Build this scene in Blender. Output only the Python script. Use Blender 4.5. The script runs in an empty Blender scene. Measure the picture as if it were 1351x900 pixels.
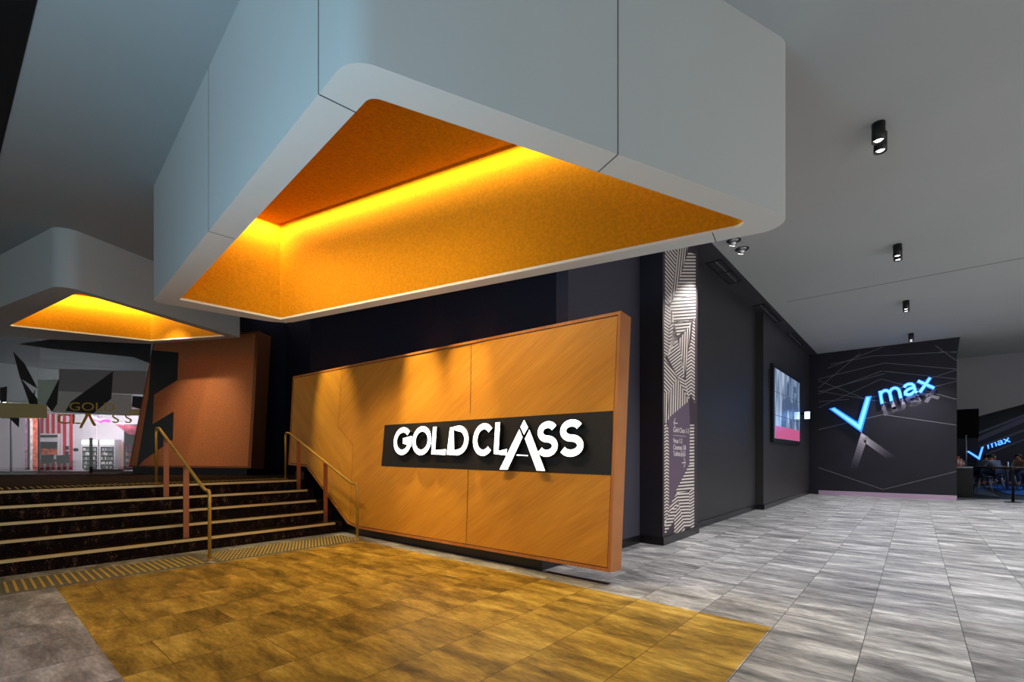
import bpy, bmesh, math, random
from mathutils import Vector, Matrix
random.seed(7)
C = bpy.context.scene.collection
# ------------------------------------------------------------------ camera
W_, H_, F_, CX, HY, EYE = 1351.0, 900.0, 622.0, 675.5, 602.0, 1.35
SA, CA = math.sin(math.radians(40.51)), math.cos(math.radians(40.51))
cam_d = bpy.data.cameras.new('camera'); cam = bpy.data.objects.new('camera', cam_d); C.objects.link(cam)
cam_d.sensor_width = 36; cam_d.lens = F_ / W_ * 36; cam_d.shift_y = (HY - 450) / W_
cam_d.clip_start = 0.05; cam_d.clip_end = 200
cam.location = (0, 0, EYE)
cam.rotation_euler = (math.pi/2, 0, math.atan2(SA, CA) - math.pi/2)
# forward must be (CA, SA)
bpy.context.scene.camera = cam

# surveying helpers: where the sight line through a photo point meets a real plane of the building
def ray(px, py):
    a = (px - CX) / F_
    return Vector((CA + SA*a, SA - CA*a, (HY - py) / F_))
EYEV = Vector((0, 0, EYE))
def at(px, py, Y): return EYEV + ray(px, py) * Y
def on_z(px, py, z): r = ray(px, py); return EYEV + r * ((z - EYE) / r.z)
def on_x(px, py, x): r = ray(px, py); return EYEV + r * (x / r.x)
def on_y(px, py, y): r = ray(px, py); return EYEV + r * (y / r.y)
def on_plane(px, py, p0, n): r = ray(px, py); return EYEV + r * ((p0 - EYEV).dot(n) / r.dot(n))

# ------------------------------------------------------------------ materials
def srgb(r, g, b):
    f = lambda c: (c/255/12.92) if c/255 <= .04045 else ((c/255+.055)/1.055)**2.4
    return (f(r), f(g), f(b), 1)
def mat(name, col, rough=.6, metal=0.0, emit=None, es=0, spec=.5, bump=0, bscale=60, var=0, vscale=8, stretch=(1,1,1), trans=0, alpha=1):
    m = bpy.data.materials.new(name); m.use_nodes = True
    nt = m.node_tree; b = nt.nodes['Principled BSDF']
    b.inputs['Base Color'].default_value = col
    b.inputs['Roughness'].default_value = rough
    b.inputs['Metallic'].default_value = metal
    b.inputs['Specular IOR Level'].default_value = spec
    b.inputs['Transmission Weight'].default_value = trans
    b.inputs['Alpha'].default_value = alpha
    if emit: b.inputs['Emission Color'].default_value = emit; b.inputs['Emission Strength'].default_value = es
    if var or bump:
        tc = nt.nodes.new('ShaderNodeTexCoord'); mp = nt.nodes.new('ShaderNodeMapping')
        mp.inputs['Scale'].default_value = stretch
        nt.links.new(tc.outputs['Object'], mp.inputs['Vector'])
    if var:
        n = nt.nodes.new('ShaderNodeTexNoise'); n.inputs['Scale'].default_value = vscale; n.inputs['Detail'].default_value = 6
        nt.links.new(mp.outputs[0], n.inputs['Vector'])
        r = nt.nodes.new('ShaderNodeValToRGB')
        r.color_ramp.elements[0].position = .35; r.color_ramp.elements[1].position = .65
        r.color_ramp.elements[0].color = tuple(c*(1-var) for c in col[:3]) + (1,)
        r.color_ramp.elements[1].color = tuple(min(1, c*(1+var)) for c in col[:3]) + (1,)
        nt.links.new(n.outputs['Fac'], r.inputs[0]); nt.links.new(r.outputs[0], b.inputs['Base Color'])
    if bump:
        n2 = nt.nodes.new('ShaderNodeTexNoise'); n2.inputs['Scale'].default_value = bscale
        nt.links.new(mp.outputs[0], n2.inputs['Vector'])
        bp = nt.nodes.new('ShaderNodeBump'); bp.inputs['Strength'].default_value = bump; bp.inputs['Distance'].default_value = .01
        nt.links.new(n2.outputs['Fac'], bp.inputs['Height']); nt.links.new(bp.outputs[0], b.inputs['Normal'])
    return m
def ramp(nt, stops):
    r = nt.nodes.new('ShaderNodeValToRGB'); e = r.color_ramp.elements
    e[0].position, e[0].color = stops[0]; e[1].position, e[1].color = stops[-1]
    for p, c in stops[1:-1]:
        q = e.new(p); q.color = c
    return r
def tile_mat(name, stops, mortar, rough, offs=(0,0)):
    m = bpy.data.materials.new(name); m.use_nodes = True
    nt = m.node_tree; L = nt.links; b = nt.nodes['Principled BSDF']; b.inputs['Roughness'].default_value = rough
    b.inputs['Specular IOR Level'].default_value = .35
    tc = nt.nodes.new('ShaderNodeTexCoord')
    mp = nt.nodes.new('ShaderNodeMapping'); mp.inputs['Location'].default_value = (-.075+offs[0], -.85+offs[1], 0)
    L.new(tc.outputs['Object'], mp.inputs['Vector'])
    br = nt.nodes.new('ShaderNodeTexBrick'); br.offset = .5; br.inputs['Scale'].default_value = 1
    br.inputs['Brick Width'].default_value = 1.13; br.inputs['Row Height'].default_value = .565
    br.inputs['Mortar Size'].default_value = .0022; br.inputs['Mortar Smooth'].default_value = 0; br.inputs['Bias'].default_value = 0
    br.inputs['Color1'].default_value = (0,0,0,1); br.inputs['Color2'].default_value = (1,1,1,1); br.inputs['Mortar'].default_value = (.5,.5,.5,1)
    L.new(mp.outputs[0], br.inputs['Vector'])
    # each tile gets its own shift of the mottling
    add = nt.nodes.new('ShaderNodeVectorMath'); add.operation = 'MULTIPLY_ADD'
    add.inputs[1].default_value = (3.7, 5.1, 2.3)
    L.new(br.outputs['Color'], add.inputs[0]); L.new(tc.outputs['Object'], add.inputs[2])
    mp2 = nt.nodes.new('ShaderNodeMapping'); mp2.inputs['Scale'].default_value = (3.6, .9, 1)
    L.new(add.outputs[0], mp2.inputs['Vector'])
    n = nt.nodes.new('ShaderNodeTexNoise'); n.inputs['Scale'].default_value = 1.5; n.inputs['Detail'].default_value = 9; n.inputs['Roughness'].default_value = .62
    n.inputs['Distortion'].default_value = .35
    L.new(mp2.outputs[0], n.inputs['Vector'])
    mp3 = nt.nodes.new('ShaderNodeMapping'); mp3.inputs['Scale'].default_value = (60, 14, 1)
    L.new(add.outputs[0], mp3.inputs['Vector'])
    n3 = nt.nodes.new('ShaderNodeTexNoise'); n3.inputs['Scale'].default_value = 1; n3.inputs['Detail'].default_value = 5
    L.new(mp3.outputs[0], n3.inputs['Vector'])
    mm = nt.nodes.new('ShaderNodeMix'); mm.inputs[0].default_value = .22
    L.new(n.outputs['Fac'], mm.inputs[2]); L.new(n3.outputs['Fac'], mm.inputs[3])
    r = ramp(nt, stops); L.new(mm.outputs[0], r.inputs[0])
    mx = nt.nodes.new('ShaderNodeMix'); mx.data_type = 'RGBA'
    L.new(br.outputs['Fac'], mx.inputs[0]); L.new(r.outputs[0], mx.inputs[6]); mx.inputs[7].default_value = mortar
    L.new(mx.outputs[2], b.inputs['Base Color'])
    return m
def wood(name, a, b_, ang, rough=.42):
    # veneer in the x=const plane (object coords: y along, z up); grain lines tilted by ang
    m = bpy.data.materials.new(name); m.use_nodes = True
    nt = m.node_tree; L = nt.links; b = nt.nodes['Principled BSDF']; b.inputs['Roughness'].default_value = rough
    tc = nt.nodes.new('ShaderNodeTexCoord')
    mp = nt.nodes.new('ShaderNodeMapping'); mp.vector_type = 'TEXTURE'; mp.inputs['Rotation'].default_value = (ang, 0, 0)
    L.new(tc.outputs['Object'], mp.inputs['Vector'])
    s = nt.nodes.new('ShaderNodeMapping'); s.inputs['Scale'].default_value = (1, 1.4, 34)
    L.new(mp.outputs[0], s.inputs['Vector'])
    n = nt.nodes.new('ShaderNodeTexNoise'); n.inputs['Scale'].default_value = 1.6; n.inputs['Detail'].default_value = 4
    L.new(s.outputs[0], n.inputs['Vector'])
    s2 = nt.nodes.new('ShaderNodeMapping'); s2.inputs['Scale'].default_value = (1, .5, 5)
    L.new(mp.outputs[0], s2.inputs['Vector'])
    n2 = nt.nodes.new('ShaderNodeTexNoise'); n2.inputs['Scale'].default_value = 1.2; n2.inputs['Detail'].default_value = 2
    L.new(s2.outputs[0], n2.inputs['Vector'])
    mm = nt.nodes.new('ShaderNodeMix'); mm.inputs[0].default_value = .45
    L.new(n.outputs['Fac'], mm.inputs[2]); L.new(n2.outputs['Fac'], mm.inputs[3])
    r = ramp(nt, [(.34, a), (.66, b_)]); L.new(mm.outputs[0], r.inputs[0]); L.new(r.outputs[0], b.inputs['Base Color'])
    return m
def carpet_mat(name):
    m = bpy.data.materials.new(name); m.use_nodes = True
    nt = m.node_tree; L = nt.links; b = nt.nodes['Principled BSDF']; b.inputs['Roughness'].default_value = .95; b.inputs['Specular IOR Level'].default_value = .1
    tc = nt.nodes.new('ShaderNodeTexCoord'); mp = nt.nodes.new('ShaderNodeMapping'); mp.inputs['Scale'].default_value = (1, .8, .45)
    L.new(tc.outputs['Object'], mp.inputs['Vector'])
    v = nt.nodes.new('ShaderNodeTexNoise'); v.inputs['Scale'].default_value = 105; v.inputs['Detail'].default_value = 2
    L.new(mp.outputs[0], v.inputs['Vector'])
    v2 = nt.nodes.new('ShaderNodeTexNoise'); v2.inputs['Scale'].default_value = 14; v2.inputs['Detail'].default_value = 2
    L.new(mp.outputs[0], v2.inputs['Vector'])
    mm = nt.nodes.new('ShaderNodeMix'); mm.inputs[0].default_value = .45
    L.new(v.outputs['Fac'], mm.inputs[2]); L.new(v2.outputs['Fac'], mm.inputs[3])
    r = ramp(nt, [(.40, srgb(22,15,15)), (.56, srgb(34,23,22)), (.62, srgb(84,62,48)), (.70, srgb(128,98,74))])
    L.new(mm.outputs[0], r.inputs[0]); L.new(r.outputs[0], b.inputs['Base Color'])
    return m
M = {}
M['ceiling'] = mat('ceiling_paint', srgb(166,168,167), .75, var=.03, vscale=.5)
M['canopy'] = mat('canopy_white_paint', srgb(208,211,208), .62)
M['felt'] = mat('orange_felt', srgb(186,124,6), .85, var=.12, vscale=30, spec=.15)
M['seam'] = mat('seam_dark', srgb(60,60,62), .8)
M['darkwall'] = mat('dark_wall_paint', srgb(44,42,52), .5, var=.08, vscale=1.5, stretch=(1,1,.2))
M['navy'] = mat('navy_wall_fabric', srgb(36,36,50), .8, var=.12, vscale=60, stretch=(1,1,.2), spec=.2)
M['navyl'] = mat('navy_wall_lighter', srgb(64,62,76), .7)
M['side'] = mat('grey_brown_wall', srgb(47,45,48), .5, var=.05, vscale=1.0, stretch=(1,1,.2))
M['skirt'] = mat('black_skirting', srgb(24,22,26), .3)
M['soffit'] = mat('dark_soffit', srgb(48,45,49), .7)
M['black'] = mat('black_satin', srgb(16,16,18), .45)
M['blackm'] = mat('black_matte', srgb(10,10,12), .9, spec=.1)
M['greywall'] = mat('grey_bulkhead', srgb(150,150,156), .7)
M['floor'] = tile_mat('grey_stone_tile', [(.32, srgb(88,88,90)), (.45, srgb(138,138,140)), (.55, srgb(176,176,178)), (.68, srgb(232,232,233))], srgb(60,60,62), .42)
M['gold'] = tile_mat('amber_stone_tile', [(.33, srgb(92,72,24)), (.45, srgb(150,118,44)), (.55, srgb(192,154,62)), (.68, srgb(236,200,96))], srgb(70,46,18), .42, (.3, 0))
M['tact'] = mat('tactile_plate_grey', srgb(118,116,102), .5, var=.15, vscale=12)
M['brass'] = mat('brushed_brass', srgb(196,156,68), .3, .9)
M['brassd'] = mat('aged_brass', srgb(206,166,76), .36, .6)
M['stud'] = mat('brass_stud', srgb(232,200,100), .4, .2)
M['copper'] = mat('copper_flat', srgb(158,100,66), .4, .6)
M['nosingt'] = mat('nosing_yellow', srgb(222,184,50), .45, .2)
M['nosingf'] = mat('nosing_front', srgb(226,204,152), .4, .2)
M['carpet'] = carpet_mat('speckled_carpet')
M['woodA'] = wood('veneer_rising', srgb(206,134,38), srgb(228,158,50), math.radians(-33))
M['woodB'] = wood('veneer_falling', srgb(210,140,40), srgb(232,164,54), math.radians(38))
M['woodF'] = wood('veneer_edge', srgb(176,106,50), srgb(206,134,70), math.radians(90))
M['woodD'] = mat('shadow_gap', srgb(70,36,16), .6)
M['band'] = mat('dark_band_timber', srgb(38,36,36), .45, var=.25, vscale=30, stretch=(1,.5,8))
M['lit'] = mat('white_sign_face', (1,1,1,1), .4, emit=(.95,1,.96,1), es=3.2)
M['return'] = mat('sign_return', srgb(60,62,58), .35, .6)
M['stripe'] = mat('graphic_pale_line', srgb(222,212,206), .6)
M['colbase'] = mat('graphic_plum_ground', srgb(58,46,54), .6)
M['colpanel'] = mat('graphic_plum_panel', srgb(98,80,100), .6)
M['textw'] = mat('sign_text_white', srgb(228,222,222), .6)
M['xwall'] = mat('navy_graphic_wall', srgb(22,20,34), .5, var=.2, vscale=1.4)
M['xline'] = mat('graphic_grey_line', srgb(120,120,128), .6)
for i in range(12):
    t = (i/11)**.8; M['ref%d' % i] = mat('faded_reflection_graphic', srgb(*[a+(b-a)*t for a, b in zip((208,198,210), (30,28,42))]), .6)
M['blue1'] = mat('sign_blue_bright', (.1,.5,1,1), .4, emit=(.18,.5,1,1), es=1.35)
M['blue0'] = mat('sign_blue_deep', (.05,.3,1,1), .4, emit=(.015,.21,.95,1), es=1.2)
M['blueh'] = mat('sign_blue_edge', (.05,.3,1,1), .4, emit=(.03,.32,1,1), es=1.2)
M['lavender'] = mat('pale_skirting', srgb(190,164,190), .5)
M['chrome'] = mat('chrome', srgb(210,212,214), .15, 1)
M['lens'] = mat('lamp_lens', (1,1,1,1), .3, emit=(1,.97,.92,1), es=7)
M['vent'] = mat('vent_slat', srgb(36,34,38), .6)
M['steel'] = mat('satin_steel', srgb(158,162,170), .35, .8)
M['gloss'] = mat('white_edge', srgb(200,205,210), .4)

# ------------------------------------------------------------------ mesh helper
class MB:
    def __init__(s): s.v = []; s.f = []; s.m = []; s.sm = []
    def poly(s, pts, mi=0, smooth=False):
        k = len(s.v); s.v += [tuple(p) for p in pts]; s.f.append(tuple(range(k, k+len(pts)))); s.m.append(mi); s.sm.append(smooth)
    def box(s, x0, x1, y0, y1, z0, z1, mi=0):
        if x0 > x1: x0, x1 = x1, x0
        if y0 > y1: y0, y1 = y1, y0
        k = len(s.v)
        s.v += [(x0,y0,z0),(x1,y0,z0),(x1,y1,z0),(x0,y1,z0),(x0,y0,z1),(x1,y0,z1),(x1,y1,z1),(x0,y1,z1)]
        for f in [(0,3,2,1),(4,5,6,7),(0,1,5,4),(1,2,6,5),(2,3,7,6),(3,0,4,7)]:
            s.f.append(tuple(k+i for i in f)); s.m.append(mi); s.sm.append(False)
    def prism(s, pts, ext, mi=0, mside=None):
        """closed polygon pts pushed along ext"""
        ext = Vector(ext); n = len(pts); k = len(s.v)
        pts = [Vector(p) for p in pts]
        s.v += [tuple(p) for p in pts] + [tuple(p+ext) for p in pts]
        s.f.append(tuple(range(k, k+n))); s.m.append(mi); s.sm.append(False)
        s.f.append(tuple(range(k+2*n-1, k+n-1, -1))); s.m.append(mi if mside is None else mside); s.sm.append(False)
        for i in range(n):
            j = (i+1) % n
            s.f.append((k+i, k+n+i, k+n+j, k+j)); s.m.append(mi if mside is None else mside); s.sm.append(False)
    def tube(s, pts, r, seg=12, mi=0, r2=None, smooth=True):
        pts = [Vector(p) for p in pts]; n = len(pts); k = len(s.v)
        up = Vector((0.123, .05, 1)).normalized()
        for i, p in enumerate(pts):
            d = (pts[min(i+1, n-1)] - pts[max(i-1, 0)]).normalized()
            a = d.cross(up)
            if a.length < .2: a = d.cross(Vector((1, .1, 0)))
            a.normalize(); b = d.cross(a)
            rr = r if r2 is None else r + (r2-r)*i/(n-1)
            for q in range(seg):
                t = 2*math.pi*q/seg
                s.v.append(tuple(p + a*(rr*math.cos(t)) + b*(rr*math.sin(t))))
        for i in range(n-1):
            for q in range(seg):
                q2 = (q+1) % seg
                s.f.append((k+i*seg+q, k+i*seg+q2, k+(i+1)*seg+q2, k+(i+1)*seg+q)); s.m.append(mi); s.sm.append(smooth)
        s.f.append(tuple(k+q for q in range(seg-1, -1, -1))); s.m.append(mi); s.sm.append(False)
        s.f.append(tuple(k+(n-1)*seg+q for q in range(seg))); s.m.append(mi); s.sm.append(False)
    def lathe(s, prof, o=(0,0,0), seg=20, mi=0):
        o = Vector(o); k = len(s.v); n = len(prof)
        for r, z in prof:
            for q in range(seg):
                t = 2*math.pi*q/seg; s.v.append((o.x+r*math.cos(t), o.y+r*math.sin(t), o.z+z))
        for i in range(n-1):
            for q in range(seg):
                q2 = (q+1) % seg
                s.f.append((k+i*seg+q, k+i*seg+q2, k+(i+1)*seg+q2, k+(i+1)*seg+q)); s.m.append(mi); s.sm.append(True)
        if prof[0][0] > 1e-4: s.f.append(tuple(k+q for q in range(seg-1, -1, -1))); s.m.append(mi); s.sm.append(False)
        if prof[-1][0] > 1e-4: s.f.append(tuple(k+(n-1)*seg+q for q in range(seg))); s.m.append(mi); s.sm.append(False)
    def build(s, name, mats, parent=None, bevel=0, fix=True):
        if not isinstance(mats, (list, tuple)): mats = [mats]
        me = bpy.data.meshes.new(name); me.from_pydata(s.v, [], s.f)
        for m in mats: me.materials.append(m)
        for p, mi, sm in zip(me.polygons, s.m, s.sm): p.material_index = mi; p.use_smooth = sm
        if fix:
            bm = bmesh.new(); bm.from_mesh(me); bmesh.ops.recalc_face_normals(bm, faces=bm.faces); bm.to_mesh(me); bm.free()
        me.update()
        o = bpy.data.objects.new(name, me); C.objects.link(o)
        if parent:
            o.parent = parent; o.matrix_parent_inverse = Matrix.Translation(-parent.location) if parent.type == 'EMPTY' else Matrix()
        if bevel:
            b = o.modifiers.new('bevel', 'BEVEL'); b.width = bevel; b.segments = 2; b.limit_method = 'ANGLE'
        return o
def thing(name, label, cat, loc=(0,0,0), group=None):
    o = bpy.data.objects.new(name, None); C.objects.link(o); o.location = loc; o.empty_display_size = .1
    o['label'] = label; o['category'] = cat
    if group: o['group'] = group
    return o
def tag(o, label, cat, group=None):
    o['label'] = label; o['category'] = cat
    if group: o['group'] = group
    return o
def struct(o):
    o['kind'] = 'structure'; return o
def copy_thing(root, delta, label):
    r = root.copy(); C.objects.link(r); r.location = root.location + Vector(delta); r['label'] = label
    for ch in list(root.children):
        c = ch.copy(); C.objects.link(c); mi = ch.matrix_parent_inverse.copy(); c.parent = r; c.matrix_parent_inverse = mi
        for g in ch.children:
            d = g.copy(); C.objects.link(d); mi = g.matrix_parent_inverse.copy(); d.parent = c; d.matrix_parent_inverse = mi
    return r
def V3(x, y, z): return Vector((x, y, z))

# ------------------------------------------------------------------ letter strokes in 2-D
def arc(cx, cy, rx, ry, a0, a1, n=24):
    return [(cx+rx*math.cos(math.radians(a0+(a1-a0)*i/n)), cy+ry*math.sin(math.radians(a0+(a1-a0)*i/n))) for i in range(n+1)]
def stroke(pts, w, closed=False):
    """polyline -> list of quads (2-D)"""
    n = len(pts); L = []; R = []
    for i in range(n):
        if closed: a, b = pts[(i-1) % n], pts[(i+1) % n]
        else: a, b = pts[max(i-1, 0)], pts[min(i+1, n-1)]
        dx, dy = b[0]-a[0], b[1]-a[1]; l = math.hypot(dx, dy) or 1
        nx, ny = -dy/l*w/2, dx/l*w/2
        # mitre
        if 0 < i < n-1 or closed:
            p = pts[i]; d1 = (p[0]-a[0], p[1]-a[1]); l1 = math.hypot(*d1) or 1
            c = abs((d1[0]*dx + d1[1]*dy) / (l1*l)); c = max(c, .5); nx /= c; ny /= c
        L.append((pts[i][0]+nx, pts[i][1]+ny)); R.append((pts[i][0]-nx, pts[i][1]-ny))
    if closed: L.append(L[0]); R.append(R[0])
    return L, R
def add_stroke(mb, pts, w, fn, depth, mi=0, ms=1, closed=False):
    """fn maps 2-D to 3-D face point; depth vector goes to the back"""
    L, R = stroke(pts, w, closed)
    k = len(mb.v); n = len(L); d = Vector(depth)
    for a, b in zip(L, R):
        A, B = Vector(fn(*a)), Vector(fn(*b)); mb.v += [tuple(A), tuple(B), tuple(A+d), tuple(B+d)]
    def F(*i, m=mi): mb.f.append(tuple(k+q for q in i)); mb.m.append(m); mb.sm.append(False)
    for i in range(n-1):
        a = 4*i; b = 4*(i+1)
        F(a, a+1, b+1, b); F(a, b, b+2, a+2, m=ms); F(a+1, a+3, b+3, b+1, m=ms); F(a+2, b+2, b+3, a+3, m=ms)
    if not closed:
        F(0, 2, 3, 1, m=ms); e = 4*(n-1); F(e, e+1, e+3, e+2, m=ms)
def letter(ch, x0, x1, y0, y1, w):
    """strokes of a capital in the box; returns list of (pts, closed)"""
    h = w/2; cx = (x0+x1)/2; cy = (y0+y1)/2; rx = (x1-x0)/2-h; ry = (y1-y0)/2-h
    if ch == 'O': return [(arc(cx, cy, rx, ry, 0, 352.5, 47), True)]
    if ch == 'C': return [(arc(cx, cy, rx, ry, 42, 318, 40), False)]
    if ch == 'G': return [(arc(cx, cy, rx, ry, 42, 345, 40) , False), ([(x1-h*1.0, cy-ry*.5), (x1-h*1.0, cy+.02*ry), (cx+rx*.05, cy+.02*ry)], False)]
    if ch == 'L': return [([(x0+h, y1), (x0+h, y0+h), (x1, y0+h)], False)]
    if ch == 'D': return [([(x0+h, y1-h)] + [(cx-.05*(x1-x0), y1-h)] + arc(cx-.05*(x1-x0), cy, x1-h-cx+.05*(x1-x0), ry, 80, -80, 24) + [(cx-.05*(x1-x0), y0+h), (x0+h, y0+h)], True)]
    if ch == 'S':
        r1 = ry/2
        top = arc(cx+.0*rx, cy+r1, rx*.92, r1, 30, 265, 24); bot = arc(cx, cy-r1, rx, r1, 85, -150, 24)
        return [(top+bot, False)]

# ================================================================== SETTING
ZC = 5.0
# floors
mb = MB()
mb.box(-8, 4.16-3.52, -9, 12, -.1, 0)          # left of the amber patch
mb.box(.64, 34, -9, .86, -.1, 0)
mb.box(4.16, 34, .86, 12, -.1, 0)
mb.box(.64, 4.16, 6.72, 12, -.1, 0)
struct(mb.build('floor', M['floor']))
mb = MB(); mb.box(.64, 4.16, .86, 6.72, -.1, 0)
struct(mb.build('floor', M['gold']))
R_, T_ = .178, .34; Y1 = 7.77; ZP = 5*R_
YP = Y1 + 4*T_
mb = MB(); mb.box(-9, 6.0, YP+.31, 26, 0, ZP-.002)
struct(mb.build('floor', M['carpet']))
# ceiling, right of the dark atrium edge
mb = MB(); mb.box(.31, 20.2, -9, 2.64, ZC, ZC+.15); mb.box(20.2, 24.2, -9, -1.0, ZC, ZC+.15); mb.box(.31, 4.9, 2.64, 26, ZC, ZC+.15); mb.box(-9, .31, 9.2, 26, ZC, ZC+.15)
mb.box(.31, 24.2, 2.64, 9, ZC+.02, ZC+.15)
struct(mb.build('ceiling', M['ceiling']))
# joints in the ceiling lining
mb = MB()
for xx in (12.7,): mb.box(xx, xx+.02, -9, 2.3, ZC-.002, ZC+.004)
struct(mb.build('trim_1', M['seam']))
# dark atrium beams at the upper left
mb = MB(); mb.box(.16, .31, -9, 9.2, ZC, ZC+.45); mb.box(-.1, .0, -9, 9.2, ZC+.25, ZC+.6, 1); mb.box(-9, .16, -9, 9.2, ZC+.6, ZC+.7)
mb.prism([V3(.16,-9,ZC-.012), V3(.81,-9,ZC-.012), V3(.31,8.44,ZC-.012), V3(.29,9.2,ZC-.012), V3(.16,9.2,ZC-.012)], (0,0,.011))
struct(mb.build('trim_2', [M['black'], M['soffit']]))
# dark soffit beside the long wall
mb = MB(); mb.box(4.9, 20.2, 2.64, 3.4, ZC-.004, ZC+.02)
struct(mb.build('trim_3', M['soffit']))
# walls behind the sign board
mb = MB(); mb.box(4.9, 5.1, 3.45, 9.7, 0, ZC)
struct(mb.build('wall_behind_sign', M['navy']))
mb = MB(); mb.box(4.9, 6.9, 3.27, 3.45, 0, ZC-.004)
struct(mb.build('wall_recess', M['navyl']))
mb = MB(); mb.box(4.4, 6, 13.1, 13.3, ZP, ZC); 
o = struct(mb.build('wall_far', M['navy']))
mb = MB(); mb.box(4.9, 6.0, 9.7, 9.9, 0, ZC); mb.box(5.8, 6.0, 9.9, 13.1, 0, ZC)
struct(mb.build('wall_stair_return', M['navy']))
# column with graphic
mb = MB(); mb.box(6.9, 8.4, 2.9, 3.5, 0, ZC-.004)
struct(mb.build('wall_pillar', M['darkwall']))
mb = MB(); mb.box(8.4, 13.15, 3.08, 3.5, 0, ZC-.004); mb.box(13.15, 19.85, 2.9, 3.5, 0, ZC-.004)
struct(mb.build('wall_side', M['side']))
# skirtings
mb = MB()
mb.box(5.12, 6.88, 3.25, 3.268, 0, .12); mb.box(6.88, 6.9, 2.89, 3.25, 0, .12); mb.box(6.88, 8.42, 2.875, 2.9, 0, .12)
mb.box(8.4, 13.13, 3.055, 3.08, 0, .12); mb.box(13.12, 13.15, 2.88, 3.06, 0, .12); mb.box(13.12, 19.85, 2.875, 2.9, 0, .12)
struct(mb.build('baseboard_side', M['skirt']))
mb = MB(); mb.box(4.4, 5.79, 13.075, 13.1, ZP, ZP+.12)
struct(mb.build('baseboard_far', M['skirt']))
mb = MB(); mb.box(5.0, 5.99, 3.255, 3.262, .12, 1)  # thin vertical reveal
# X wall
mb = MB(); mb.box(19.85, 20.2, -.98, 3.4, 0, ZC-.005)
mb.prism([V3(19.85,-.98,ZC-.005), V3(19.85,-1.05,ZC-.005), V3(19.85,-.98,4.4)], (.35,0,0))
XW = 19.85
def xw(px, py, off=0): return on_x(px, py, XW-off)
# pale line mural as thin paint strips on the wall, same mesh
lines = [((1092,486),(1165,450+8)),((1080,512),(1135,466)),((1080,500),(1167,479)),((1167,479),(1262,487)),((1080,517),(1167,493)),((1167,490),(1262,500)),
 ((1080,520),(1165,489)),((1080,502),(1143,527)),((1080,538),(1163,500)),((1163,500),(1262,527)),((1143,527),(1262,488)),((1080,516),(1180,533)),((1234,456),(1262,476)),((1240,464),(1262,465)),
 ((1080,567),(1165,547)),((1165,547),(1262,561)),((1080,617),(1165,646)),((1165,646),(1262,622)),((1195,520),(1262,503)),((1080,530),(1120,527)),((1150,470),(1262,464)),((1095,481),(1150,470))]
def strip(mb, a, b, w, off, fn, mi):
    A = fn(a[0], a[1], off); B = fn(b[0], b[1], off)
    d = (B-A).normalized(); n = d.cross(Vector((1,0,0))).normalized()*w/2
    mb.poly([A-n, B-n, B+n, A+n], mi)
for a, b in lines: strip(mb, a, b, .016, .003, xw, 1)
# painted grey mirror image of the emblem
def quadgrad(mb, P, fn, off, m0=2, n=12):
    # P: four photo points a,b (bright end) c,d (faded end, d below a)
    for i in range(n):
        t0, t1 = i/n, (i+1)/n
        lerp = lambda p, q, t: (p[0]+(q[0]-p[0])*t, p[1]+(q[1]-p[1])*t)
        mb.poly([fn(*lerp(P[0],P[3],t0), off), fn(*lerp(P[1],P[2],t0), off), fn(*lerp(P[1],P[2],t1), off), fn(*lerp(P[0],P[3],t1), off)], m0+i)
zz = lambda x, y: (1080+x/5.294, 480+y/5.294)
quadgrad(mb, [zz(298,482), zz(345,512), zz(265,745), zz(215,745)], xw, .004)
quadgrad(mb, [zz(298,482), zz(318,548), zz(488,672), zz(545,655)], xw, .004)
# mirrored 'max'
def xmap(u, v):
    # 'max' frame: u along the word 0..1, v cap direction 0..1 (x-height) ; real wall-plane affine
    ox, oy = 430+ (u*385), 283 - (u*115)
    sh = -16 + u*(-8)
    ox += sh*v*1.0; oy -= v*(90 - 15*u)
    p = zz(ox, oy); return p
def max_strokes():
    S = []
    w = .066
    hump = lambda x0, d: [(x0+d/2*(1-math.cos(t)), .55+.38*math.sin(t)) for t in [math.pi*i/10 for i in range(1,10)]]
    S.append(([(.035,0),(.035,1)], w)); S.append(([(.035,.5)] + hump(.035,.17) + [(.205,.5),(.205,0)], w))
    S.append(([(.205,.5)] + hump(.205,.17) + [(.375,.5),(.375,0)], w))
    S.append(([(.475,.76),(.50,.88),(.56,.94),(.62,.88),(.645,.72),(.645,.2),(.67,.05)], w))
    S.append(([(.645,.58),(.53,.52),(.475,.38),(.47,.22),(.51,.09),(.56,.07),(.62,.18),(.645,.3)], w))
    S.append(([(.74,1),(.98,0)], w*1.1)); S.append(([(.97,1),(.72,0)], w*1.1))
    return S
AX = .25
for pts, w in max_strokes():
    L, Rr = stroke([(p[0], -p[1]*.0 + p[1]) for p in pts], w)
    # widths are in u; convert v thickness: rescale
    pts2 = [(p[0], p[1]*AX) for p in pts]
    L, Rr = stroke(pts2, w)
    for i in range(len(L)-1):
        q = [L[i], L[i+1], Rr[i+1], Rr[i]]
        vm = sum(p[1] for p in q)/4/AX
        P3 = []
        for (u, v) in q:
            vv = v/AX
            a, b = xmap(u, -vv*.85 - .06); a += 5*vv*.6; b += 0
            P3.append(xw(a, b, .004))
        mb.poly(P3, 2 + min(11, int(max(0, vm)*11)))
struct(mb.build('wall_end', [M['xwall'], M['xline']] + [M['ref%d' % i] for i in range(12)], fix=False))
# pale skirting
mb = MB(); mb.box(19.80, 19.85, -.98, 2.6, .02, .14)
mb.box(19.78, 19.80, -.98, 2.6, 0, .02)
struct(mb.build('baseboard_end', M['lavender']))
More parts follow.
